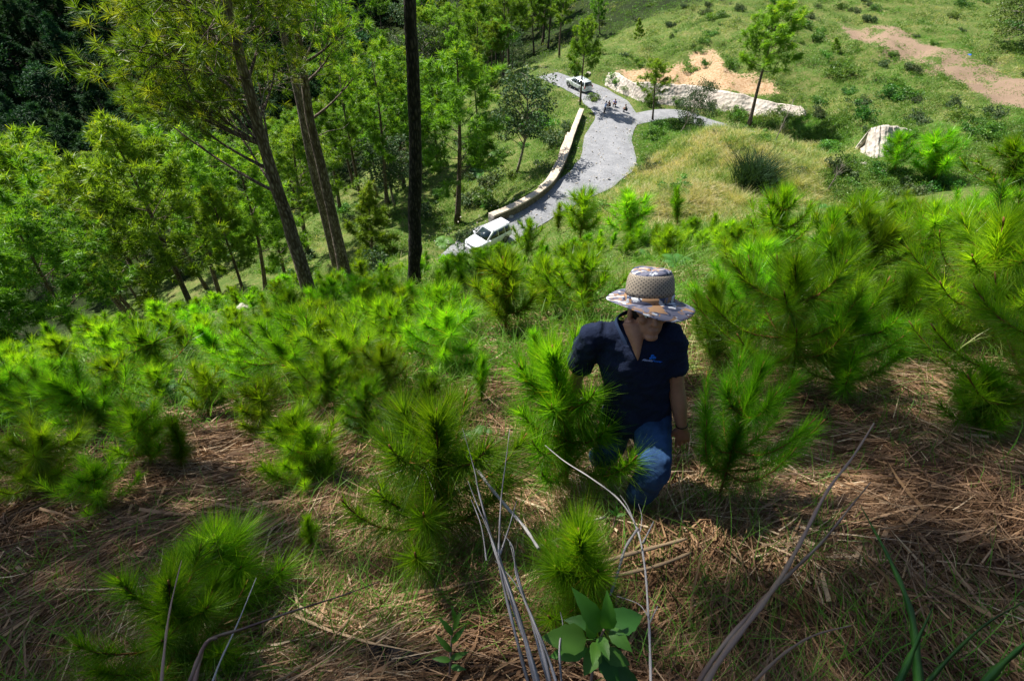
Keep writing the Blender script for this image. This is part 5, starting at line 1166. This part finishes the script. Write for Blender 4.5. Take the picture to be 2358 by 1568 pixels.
# bracelet
q = Acc(); wc = J['wrL']-ndL*.012; u1 = unit(np.cross(ndL, CU+CR*.3)); u2 = np.cross(ndL, u1); tt_ = np.linspace(0, 6.283, 25); tube(q, [loc(wc+(u1*math.cos(t)+u2*math.sin(t))*.030) for t in tt_], .003, 6, cap=False); bm_obj('bracelet', q, M['cord'], hk, smooth=True)
for s in (1, -1):
    q = Acc(); ball(q, loc(hp(s*.032, .078, .004)), (.012, .010, .009), (HR, HF, HA), 10); e_ = bm_obj('eye', q, M['eye'], hk, smooth=True)
    q = Acc(); ball(q, loc(hp(s*.032, .086, .003)), (.005, .004, .005), (HR, HF, HA), 8); bm_obj('iris', q, M['hair'], e_, smooth=True)
q = Acc(); ball(q, loc(hp(0, -.022, .030)), (.086, .096, .098), (HR, HF, HA)); ball(q, loc(hp(0, -.05, -.02)), (.076, .062, .06), (HR, HF, HA)); bm_obj('hair', q, M['hair'], hk, smooth=True)
# hat
HC = W(1494, 686, 2.29); nseg = 72
def hatp(ang, r, u, tilt=0): return HC+(HR*math.cos(ang)+HF*math.sin(ang))*r+HA*u
ht = empty('sun_hat', HC, 'camouflage brimmed sun hat with tan mesh crown worn by the climbing man', 'hat')
def hring(prof, name, mt, uvn=False, par=None, th=.002):
    V = []; K = len(prof)
    for j in range(nseg+1):
        a = 2*math.pi*j/nseg
        for (r, u) in prof:
            rr, uu = (r(a), u(a)) if callable(r) else (r, u); V.append(hatp(a, rr, uu)-HC)
    Q = [[j*K+k, (j+1)*K+k, (j+1)*K+k+1, j*K+k+1] for j in range(nseg) for k in range(K-1)]
    me = npmesh(name, V, Q, mat=M[mt], smooth=True)
    if uvn:
        ul = me.uv_layers.new(name='UVMap'); li = np.zeros(len(me.loops), np.int32); me.loops.foreach_get('vertex_index', li)
        ul.data.foreach_set('uv', np.stack([(li//K)/nseg, (li % K)/(K-1)], 1).astype(np.float32).ravel())
    o = link(name, me, par or ht); s = o.modifiers.new('thick', 'SOLIDIFY'); s.thickness = th; s.offset = 0; return o
cr_w = lambda a, r: r*(1+.045*math.cos(2*a+.6)+.02*math.sin(3*a))
hring([((lambda a, r=r: cr_w(a, r)), (lambda a, u=u: u)) for r, u in ((.1045, .022), (.1035, .045), (.1015, .07), (.098, .09), (.092, .108), (.086, .117))], 'mesh_crown', 'meshcloth', True)
hring([((lambda a, r=r: cr_w(a, r)), (lambda a, u=u: u+(.004*math.sin(2*a) if r < .08 else 0))) for r, u in ((.0865, .116), (.080, .124), (.065, .129), (.04, .128), (.015, .126), (.0005, .126))], 'crown_top', 'camo')
hring([((lambda a, r=r: cr_w(a, r)), (lambda a, u=u: u)) for r, u in ((.106, -.006), (.1075, .0), (.1068, .014), (.1055, .024))], 'hat_band', 'camo', th=.003)
def brim_u(a, f):
    # a: 0 = image right, pi/2 = front, pi = image left
    fr_ = max(0, math.sin(a)); rt = max(0, math.cos(a)); lt = max(0, -math.cos(a))
    return -f*(.018+.014*fr_+.034*rt-.016*lt)+f*f*(.012*math.sin(3*a+.4)+.012*lt)
hring([((lambda a, f=f: cr_w(a, .1055)+f*(.088+.006*math.cos(a-.3))), (lambda a, f=f: -.004+brim_u(a, f))) for f in np.linspace(0, 1, 8)], 'brim', 'camo')
q = Acc(); tube(q, [hatp(math.pi*.83, cr_w(math.pi*.83, .104), .030)-HC, hatp(math.pi*.83, cr_w(math.pi*.83, .104)+.004, .030)-HC], .005, 10); bm_obj('eyelet', q, M['cord'], ht)
# chest emblem and lettering
from mathutils.bvhtree import BVHTree
bpy.context.view_layer.update(); dg = bpy.context.evaluated_depsgraph_get(); bv = BVHTree.FromObject(shirt, dg)
M['logo_blue'] = plain('blue_embroidery', (0.01, 0.16, 0.75), .7, .2); M['logo_white'] = plain('white_embroidery', (0.45, 0.55, 0.95), .7, .2)
def on_shirt(px, py):
    r = unit(ray(px, py)); h = bv.ray_cast(Vector(tuple(-O)), Vector(tuple(r)))
    return (np.array(h[0]), np.array(h[1])) if h[0] is not None else (None, None)
lp, lnm = on_shirt(1495, 828); print('logo', lp)
if lp is not None:
    lnm = unit(lnm); xr = unit(CR*1.0-CU*.14); xr = unit(xr-lnm*(xr @ lnm)); yr = np.cross(lnm, xr)
    R3 = Matrix(((xr[0], yr[0], lnm[0]), (xr[1], yr[1], lnm[1]), (xr[2], yr[2], lnm[2]))).to_quaternion()
    def text(s, mt, name, off, sz):
        c = bpy.data.curves.new(name, 'FONT'); c.body = s; c.size = sz; c.extrude = .0004; c.shear = .25; c.materials.append(M[mt]); c.offset = .0003
        o = bpy.data.objects.new(name, c); COL.objects.link(o); me_ = bpy.data.meshes.new_from_object(o); bpy.data.objects.remove(o); o = bpy.data.objects.new(name, me_); COL.objects.link(o); o.parent = hk; o.rotation_mode = 'QUATERNION'; o.rotation_quaternion = R3; o.location = tuple(lp+lnm*.012+xr*off); return o
    text('Aboitiz', 'logo_white', 'chest_lettering', -.036, .0165); text('Power', 'logo_blue', 'chest_lettering', .0115, .0165)
    q = Acc()
    for ang in (1.9, 4.0, 6.05):
        c = lp+lnm*.0125+yr*.027+xr*.006+(xr*math.cos(ang)+yr*math.sin(ang))*.0088; tube(q, [c-lnm*.0005, c+lnm*.0008], .0078, 18)
    bm_obj('chest_emblem', q, M['logo_blue'], hk)
# --- the group resting on the road
def small_person(px, py, H, label, pose, top, face=0.0):
    p = onroad(px, py); o = empty('person', p, label, 'person', 'people resting in the shade of the pine on the road', rz=face); V3 = np.array
    b = Acc(); s = Acc(); t = Acc()
    if pose == 'stand':
        hip, neck, head = V3([0, 0, .88]), V3([.04, 0, 1.40]), V3([.07, 0, 1.57]); kn = [V3([.04, .09, .47]), V3([.0, -.09, .47])]; an = [V3([-.03, .10, .06]), V3([.08, -.10, .06])]; el = [V3([.06, .25, 1.13]), V3([.10, -.24, 1.12])]; wr = [V3([.28, .20, 1.10]), V3([.30, -.16, 1.15])]
    else:
        hip, neck, head = V3([-.12, 0, .30]), V3([.06, 0, .78]), V3([.14, 0, .94]); kn = [V3([.30, .16, .48]), V3([.30, -.16, .48])]; an = [V3([.18, .14, .06]), V3([.22, -.14, .06])]; el = [V3([.16, .24, .56]), V3([.16, -.24, .56])]; wr = [V3([.36, .10, .52]), V3([.36, -.10, .50])]
    ball(b, head, (.080, .095, .12)); chain(b, [head-V3([.02, 0, .06]), neck], [.055, .06]); ball(b, head+V3([.09, 0, -.02]), (.02, .015, .02), n=8)
    chain(b, [neck-V3([0, 0, .08]), hip], [.11, .11]); 
    for i, sg in ((0, 1), (1, -1)):
        sh = neck+V3([0, sg*.18, -.05]); chain(b, [sh, el[i], wr[i]], [.05, .042, .028], 10); ball(b, wr[i]+V3([.05, 0, -.03]), (.05, .02, .035), n=8)
        chain(b, [hip+V3([0, sg*.09, -.02]), kn[i], an[i]], [.075, .055, .04], 10); chain(s, [neck+V3([0, sg*.10, -.06]), sh, (sh+el[i]*1.2)/2.2], [.085, .078, .068], 10)
        chain(t, [hip+V3([0, sg*.085, -.02]), kn[i], an[i]+V3([0, 0, .04])], [.10, .078, .062], 10)
        q = Acc(); chain(q, [an[i]-V3([.04, 0, .02]), an[i]+V3([.14, 0, -.03])], [.045, .04], 10); bm_obj('shoe', q, M['dk_cloth'], o, smooth=True)
    loft(s, [hip+V3([0, 0, -.03]), hip+V3([0, 0, .15]), neck-V3([.0, 0, .16]), neck-V3([0, 0, .02])], [.125, .12, .125, .08], [.17, .165, .20, .10], V3([1., 0, 0]), 16); chain(t, [hip+V3([0, -.08, 0]), hip+V3([0, .08, 0])], [.11, .11], 12)
    bd = bm_obj('body', b, M['skin'], o); remesh(bd, .016, 3); sh_ = bm_obj('shirt', s, M[top], o); remesh(sh_, .02, 3); tr = bm_obj('trousers', t, M['dk_cloth'], o); remesh(tr, .02, 3)
    q = Acc(); ball(q, head+V3([-.02, 0, .03]), (.09, .10, .115)); bm_obj('hair', q, M['hair'], o, smooth=True); o.scale = (H,)*3
small_person(1391, 262, 1.02, 'person standing on the road in pale blue shirt and dark trousers', 'stand', 'lt_blue', .3)
small_person(1402, 249, 1.0, 'dark dressed person squatting right behind the standing one', 'sit', 'dk_cloth', -2.4)
small_person(1415, 246, 1.05, 'squatting person in pale violet shirt in the middle of the group', 'sit', 'violet_cloth', -2.0)
small_person(1440, 259, 1.05, 'squatting person in dark grey shirt apart at the right of the group', 'sit', 'grey_cloth', 3.0)
# ------------------------------------------------------------------ foreground stalks, blades, seedlings
M['stalk_grey'] = leaf_mat('weathered_grey_stalk', [(0.0, (0.13, 0.12, 0.12)), (1.0, (0.33, 0.31, 0.31))], trans=.1, rough=.6, hv=0, vv=0, tcol=(1, 1, 1))
M['stalk_pink'] = leaf_mat('pinkish_brown_stalk', [(0.0, (0.16, 0.09, 0.08)), (1.0, (0.36, 0.25, 0.19))], trans=.1, rough=.5, hv=0, vv=0, tcol=(1, .9, .8))
M['seedling_green'] = M['broad']
def pxcurve(pts, d0, d1, k=6):
    n = len(pts); P = np.array([W(a_, b_, d0+(d1-d0)*(i/(n-1))) for i, (a_, b_) in enumerate(pts)]); out = []
    for i in range(n-1):
        p0 = P[max(i-1, 0)]; p1 = P[i]; p2 = P[i+1]; p3 = P[min(i+2, n-1)]
        for q in range(k): t = q/k; out.append(.5*((2*p1)+(-p0+p2)*t+(2*p0-5*p1+4*p2-p3)*t*t+(-p0+3*p1-3*p2+p3)*t**3))
    out.append(P[-1]); return np.array(out)
def stalk(name, label, curves, mt, cat, group=None):
    base = None; o = None; a = Acc()
    for pts, d0, d1, w0, w1, flat in curves:
        P = pxcurve(pts, d0, d1)
        if base is None: base = P[0].copy()
        P = P-base; n = len(P); wv = np.linspace(w0, w1, n)*.42/FPX*np.linspace(d0, d1, n)
        wv = wv*(1+.18*np.sin(np.arange(n)*1.7))
        if flat:
            tgv = unit(np.gradient(P, axis=0)); side = unit(np.cross(tgv, unit(P+base))); tw = np.linspace(0, flat, n)[:, None]; nn = unit(np.cross(tgv, side)); s2 = side*np.cos(tw)+nn*np.sin(tw)
            V = np.concatenate([P-s2*wv[:, None], P+nn*.15*wv[:, None], P+s2*wv[:, None], P-nn*.05*wv[:, None]]); Q = []
            for i in range(n-1):
                for c0, c1 in ((0, 1), (1, 2), (2, 3), (3, 0)): Q.append([c0*n+i, c1*n+i, c1*n+i+1, c0*n+i+1])
            a.add(V, Q, None, np.tile(np.clip(.5+.4*np.sin(np.arange(n)*.9+len(a.V)), 0, 1), 4))
        else: tube(a, P, wv, 7, tint=.3+.6*RNG.random(), rough=.15)
    o = link(name, a.mesh(name, M[mt], True), loc=base); return tag(o, label, cat, group)
stalk('dry_stalk_clump', 'bundle of pale dry grass stalks rising from the bottom centre', [
 ([(1265, 1660), (1218, 1500), (1160, 1330), (1126, 1220), (1102, 1130), (1092, 1080), (1065, 985)], 1.25, 1.75, 14, 2, 1.0),
 ([(1238, 1650), (1192, 1480), (1152, 1310), (1150, 1230), (1155, 1140), (1165, 1060), (1174, 988)], 1.25, 1.7, 10, 2, .8),
 ([(1250, 1650), (1212, 1480), (1172, 1350), (1148, 1262), (1158, 1215)], 1.22, 1.6, 15, 9, 1.6), ([(1285, 1650), (1245, 1480), (1205, 1370), (1178, 1262), (1170, 1240)], 1.2, 1.6, 12, 7, 1.4),
 ([(1300, 1640), (1265, 1520), (1225, 1420), (1190, 1330), (1182, 1262), (1160, 1230)], 1.2, 1.55, 9, 3, 1.0), ([(1245, 1600), (1205, 1450), (1160, 1320), (1130, 1235), (1098, 1160), (1078, 1108)], 1.2, 1.6, 8, 3, .9),
 ([(1150, 1280), (1172, 1215), (1190, 1152)], 1.5, 1.6, 7, 2, .8), ([(1120, 1290), (1108, 1210), (1085, 1150)], 1.5, 1.65, 5, 2, .5),
 ([(1298, 1620), (1288, 1500), (1296, 1440), (1290, 1408)], 1.3, 1.5, 8, 2, .7), ([(1270, 1600), (1240, 1490), (1215, 1400), (1185, 1340), (1140, 1290)], 1.3, 1.6, 9, 4, 1.2)], 'stalk_grey', 'dry stalks')
stalk('dry_weed_stem', 'thin grey forked weed stem leaning left in front of the hiker', [
 ([(1500, 1660), (1497, 1500), (1492, 1400), (1484, 1300), (1466, 1215), (1425, 1150), (1360, 1100), (1300, 1062), (1255, 1025)], 1.5, 2.5, 8, 2.5, 0), ([(1470, 1215), (1440, 1262), (1422, 1320), (1405, 1370)], 1.9, 1.85, 7, 7, 0),
 ([(1474, 1225), (1478, 1190), (1470, 1160)], 1.95, 2.0, 3, 1, 0), ([(1480, 1250), (1498, 1215), (1505, 1200)], 1.9, 1.95, 5, 2, 0), ([(1462, 1205), (1445, 1165), (1428, 1140)], 2.0, 2.1, 4, 1, 0), ([(1493, 1420), (1470, 1390), (1420, 1372)], 1.7, 1.8, 3, 1, 0), ([(1493, 1440), (1510, 1405), (1514, 1395)], 1.7, 1.72, 4, 2, 0)], 'stalk_grey', 'weed stem')
stalk('grass_stalk', 'thick pale and purple grass stalk crossing the lower right from the bottom edge', [
 ([(1560, 1700), (1650, 1530), (1752, 1395), (1805, 1318), (1850, 1235), (1905, 1130), (1965, 1050), (2012, 975)], .62, 1.5, 18, 4, 0), ([(1545, 1700), (1640, 1520), (1760, 1378), (1840, 1300), (1900, 1240), (1960, 1165), (2005, 1110)], .64, 1.5, 15, 3, .6)], 'stalk_pink', 'grass stalk')
stalk('grass_stalk', 'curved pinkish stalk at the bottom right beside the thick one', [([(1660, 1660), (1740, 1565), (1810, 1500), (1880, 1460), (1960, 1440)], .7, 1.2, 11, 3, 0)], 'stalk_pink', 'grass stalk')
stalk('grass_stalk', 'pinkish broken grass blade bent over at the lower left', [([(430, 1680), (455, 1540), (480, 1475), (560, 1447), (680, 1405), (790, 1370), (870, 1340)], .9, 1.3, 14, 3, 1.0), ([(405, 1680), (440, 1560), (475, 1480), (500, 1470)], .9, .95, 14, 8, .5)], 'stalk_pink', 'grass stalk')
stalk('grass_stalk', 'upright thin dry stalk at the lower left', [([(362, 1680), (378, 1500), (392, 1400), (418, 1290)], .9, 1.2, 10, 2, 0)], 'stalk_pink', 'grass stalk')
stalk('grass_stalk', 'slanting thin dry stalk between two young pines at the lower left', [([(455, 1680), (500, 1540), (545, 1440), (590, 1330)], 1.0, 1.3, 7, 2, 0)], 'stalk_grey', 'grass stalk')
stalk('green_reed', 'long broad green blade arching in the lower right', [([(2118, 1660), (2112, 1520), (2095, 1400), (2050, 1290), (2010, 1215), (1980, 1160)], .9, 1.5, 26, 2, .9)], 'broad', 'green reed')
stalk('green_reed', 'dark green blade at the bottom right left of the corner blades', [([(2020, 1680), (2075, 1560), (2115, 1470), (2150, 1395)], .8, 1.0, 30, 2, .9)], 'broad', 'green reed')
stalk('green_reed', 'dark green blade crossing the bottom right corner', [([(2180, 1700), (2260, 1580), (2340, 1500), (2440, 1420)], .8, 1.0, 34, 3, .9)], 'broad', 'green reed')
stalk('green_reed', 'narrow dark green blade above the corner blade', [([(2080, 1640), (2180, 1520), (2280, 1430), (2390, 1370)], .9, 1.2, 14, 2, .9)], 'broad', 'green reed')
stalk('dead_stick', 'fallen grey stick lying diagonally between the two front young pines', [([(1078, 1050), (1120, 1110), (1165, 1165), (1205, 1210), (1240, 1262)], 2.6, 2.05, 8, 9, 0)], 'stalk_grey', 'stick')
stalk('dead_stick', 'dark fallen stick at the boot of the hiker', [([(1240, 1262), (1290, 1240), (1350, 1205), (1395, 1190)], 2.15, 2.5, 12, 6, 0)], 'greybark', 'stick')
stalk('cane_stem', 'thick straw coloured cane lying on the straw below the hiker', [([(1290, 1330), (1400, 1290), (1500, 1262), (1580, 1240)], 2.15, 2.45, 13, 9, 0)], 'stalk', 'cane')
stalk('cane_stem', 'second straw coloured cane lying below the first one', [([(1300, 1350), (1420, 1325), (1520, 1300), (1590, 1272)], 2.1, 2.4, 12, 8, 0)], 'stalk', 'cane')
# broad leaved seedling
def leaf(acc, base, tip, width, nrm, fold=.25, curl=.10, n=9, tint=.5):
    ax = tip-base; L = np.linalg.norm(ax); ax = ax/L; nrm = unit(nrm-ax*(nrm @ ax)); sd2 = np.cross(ax, nrm); V = []
    for i in range(n+1):
        f = i/n; hw = width*.5*(math.sin(math.pi*min(1, f**.75))**.85)*(1-.25*f) + .0004; serr = 1+(.06 if i % 2 else -.04); c = base+ax*L*f+nrm*(curl*L*(f*(1-f))*4*.5-.12*L*f*f)
        V += [c-sd2*hw*serr+nrm*fold*hw, c-sd2*hw*.5+nrm*fold*hw*.62, c, c+sd2*hw*.5+nrm*fold*hw*.62, c+sd2*hw*serr+nrm*fold*hw]
    acc.add(V, [[i*5+j, i*5+j+1, (i+1)*5+j+1, (i+1)*5+j] for i in range(n) for j in range(4)], None, tint)
def leafplant(name, label, stem, lv, cat='seedling'):
    P = pxcurve(stem[0], stem[1], stem[2]); base = P[0].copy(); o = empty(name, base, label, cat); a = Acc(); tube(a, P-base, np.linspace(.005, .0025, len(P)), 7); so_ = link('stem', a.mesh('stem', M['stalk_pink'], True), o)
    for (bx, by, tx, ty, wpx, db, dt, tn) in lv:
        q = Acc(); b_, t_ = W(bx, by, db)-base, W(tx, ty, dt)-base; nr = unit(-unit(b_+base)*.8+np.array([0, 0, .7])+RNG.normal(size=3)*.15); leaf(q, b_, t_, wpx*db/FPX, nr, tint=tn); s0 = P[int(np.argmin(np.linalg.norm(P-base-b_, axis=1)))]-base; tube(q, [s0, b_], .0016, 5)
        lo = link('leaf', q.mesh('leaf', M['broad'], True), o); 
leafplant('broad_leaved_seedling', 'broad leaved green seedling with serrated leaves at the bottom centre', ([(1345, 1700), (1362, 1560), (1375, 1490), (1392, 1446), (1402, 1425)], 1.45, 1.42), [
 (1384, 1452, 1326, 1360, 50, 1.42, 1.36, .7), (1400, 1450, 1399, 1370, 40, 1.42, 1.36, .8), (1402, 1446, 1482, 1412, 66, 1.42, 1.46, .1), (1350, 1472, 1250, 1467, 66, 1.42, 1.38, .75), (1352, 1492, 1264, 1512, 42, 1.43, 1.42, .8), (1404, 1448, 1456, 1500, 36, 1.42, 1.38, .7), (1380, 1466, 1402, 1515, 30, 1.42, 1.36, .8),
 (1376, 1490, 1345, 1555, 44, 1.44, 1.40, .85), (1390, 1500, 1452, 1530, 40, 1.44, 1.42, .5), (1378, 1500, 1430, 1590, 46, 1.44, 1.40, .1), (1385, 1540, 1480, 1575, 56, 1.46, 1.46, .05), (1366, 1470, 1352, 1425, 26, 1.42, 1.40, .9), (1374, 1478, 1366, 1530, 30, 1.42, 1.36, .9), (1370, 1440, 1300, 1425, 34, 1.44, 1.44, .3)])
leafplant('narrow_leaved_seedling', 'small narrow leaved seedling left of the dry stalk bundle at the bottom', ([(1035, 1560), (1038, 1500), (1042, 1450), (1050, 1425)], 1.9, 1.8), [(1040, 1500+0, 1002, 1460, 14, 1.85, 1.83, .7), (1040, 1480, 1072, 1440, 14, 1.84, 1.82, .8), (1042, 1462, 1012, 1420, 14, 1.82, 1.8, .8), (1045, 1450, 1062, 1405, 13, 1.8, 1.78, .9), (1038, 1515, 1080, 1500, 15, 1.86, 1.86, .6), (1038, 1520, 995, 1515, 14, 1.87, 1.86, .6), (1038, 1535, 1072, 1540, 14, 1.9, 1.88, .6), (1050, 1430, 1040, 1395, 10, 1.8, 1.78, .9)])
leafplant('narrow_leaved_seedling', 'small pale seedling with three leaves on the straw below the hiker', ([(1712-300, 1215), (1716-300, 1195), (1718-300, 1185)], 2.35, 2.3), [(1418, 1188, 1402, 1172, 9, 2.3, 2.28, .9), (1418, 1188, 1420, 1166, 9, 2.3, 2.27, .9), (1418, 1188, 1442, 1182, 9, 2.3, 2.29, .9)])
# charred log, dead shrub, reeds, plank, blue scrap
p = hit(1010, 1552, 1.2); q = Acc(); tube(q, np.array([[-.32, .05, .03], [-.2, .03, .05], [-.05, 0, .055], [.1, .01, .04], [.2, -.03, .02]]), [.03, .05, .055, .04, .02], 16, rough=.5); tag(link('charred_log', q.mesh('charred_log', M['burnt'], True), loc=p), 'charred black root stump half buried in straw at the bottom', 'log')
p = hit(885, 668, 5); q = Acc(); tube(q, np.array([[-.35, .0, .25], [0, 0, .27], [.4, .05, .26]]), .04, 7, rough=.2); tag(link('fallen_branch', q.mesh('fallen_branch', M['stalk_grey'], True), loc=p), 'bleached fallen branch lying left of the charred trunk', 'branch')
def clump_thing(px, py, n, L, wd, t0, label, name='reed_clump', sp_=.35, cat='reeds', mt='grass'):
    p = hit(px, py, 6 if py > 500 else 30); a = Acc(); z = np.zeros(n); blades(a, RNG.normal(size=n)*sp_, RNG.normal(size=n)*sp_, z, 3, L, wd, t0, .05, .45, .35, 4); return tag(link(name, a.mesh(name, M[mt]), loc=p), label, cat)
clump_thing(1735, 425, 420, 4.2, .07, .3, 'tall dark reed clump standing in the tan grass on the right', sp_=.8, mt='grey_leaf'); clump_thing(1700, 470, 120, 2.2, .035, .12, 'low dry reed tuft at the left foot of the tall reed clump')
clump_thing(1830, 430, 140, 2.0, .035, .2, 'feathery reed tuft right of the tall reed clump'); clump_thing(2120, 560, 40, 1.1, .02, .8, 'thin tall green reeds among the right young pines', sp_=.15)
clump_thing(1500, 560, 90, .9, .016, .75, 'green cane grass on the crest right of the dark bushy pine'); clump_thing(1590, 600, 60, .9, .02, .7, 'broad bladed grass tuft above the hat')
clump_thing(960, 905, 60, .38, .006, .75, 'bright grass tuft in the sun between the yellow pines', 'grass_tuft', .08, 'grass tuft'); clump_thing(1075, 880, 90, .42, .006, .7, 'tall grass tuft beside the sparse thin pine', 'grass_tuft', .1, 'grass tuft'); clump_thing(760, 840, 60, .40, .006, .75, 'pale grass tuft above the round free standing pine', 'grass_tuft', .1, 'grass tuft')
for i, (a_, b_) in enumerate(((1560, 345), (1620, 375), (1680, 330), (1760, 400), (1820, 350), (1520, 430), (1600, 450), (1860, 390), (1790, 470), (1660, 420))): clump_thing(a_, b_, 80, random.uniform(1.2, 1.9), .03, random.uniform(.1, .6), 'tall grass tuft among several in the tan grass right of the road', sp_=.5, cat='reeds')['group'] = 'tufts in the tan grass'
def snag(px, py, ty, label):
    p = hit(px, py, 20); a = Acc(); lo, hi = .5, 8
    for _ in range(25):
        m_ = (lo+hi)/2
        if proj(p+np.array([0, 0, m_]))[1] > ty: lo = m_
        else: hi = m_
    H = lo; q = np.linspace(0, 1, 6); P = np.stack([q*.1, q*.05, q*H], 1); tube(a, P, .06*(1-q*.7), 6)
    for i in range(22): h = H*rnd(1, .25, .95)[0]; az = random.random()*6.28; e = np.array([math.cos(az)*.6, math.sin(az)*.6, h+.7]); tube(a, [[.1*h/H, 0, h], (np.array([.1*h/H, 0, h])+e)/2, e], [.02, .012, .004], 3, cap=False)
    tag(link('dead_shrub', a.mesh('dead_shrub', M['greybark'], True), loc=p), label, 'dead shrub')
snag(1783, 330, 228, 'bare dead shrub standing at the pale stone bank'); snag(1905, 440, 380, 'low bare dead shrub right of the tan grass')
p = hit(2233, 127, 20); tag(link('plastic_scrap', rock_mesh(90, .35, .4, 'plastic_scrap'), loc=p), 'small blue plastic scrap on the brown field', 'scrap'); me = COL.objects[-1].data; me.materials.clear(); M['blue'] = plain('blue_plastic', (.02, .10, .5), .4, .5); me.materials.append(M['blue'])
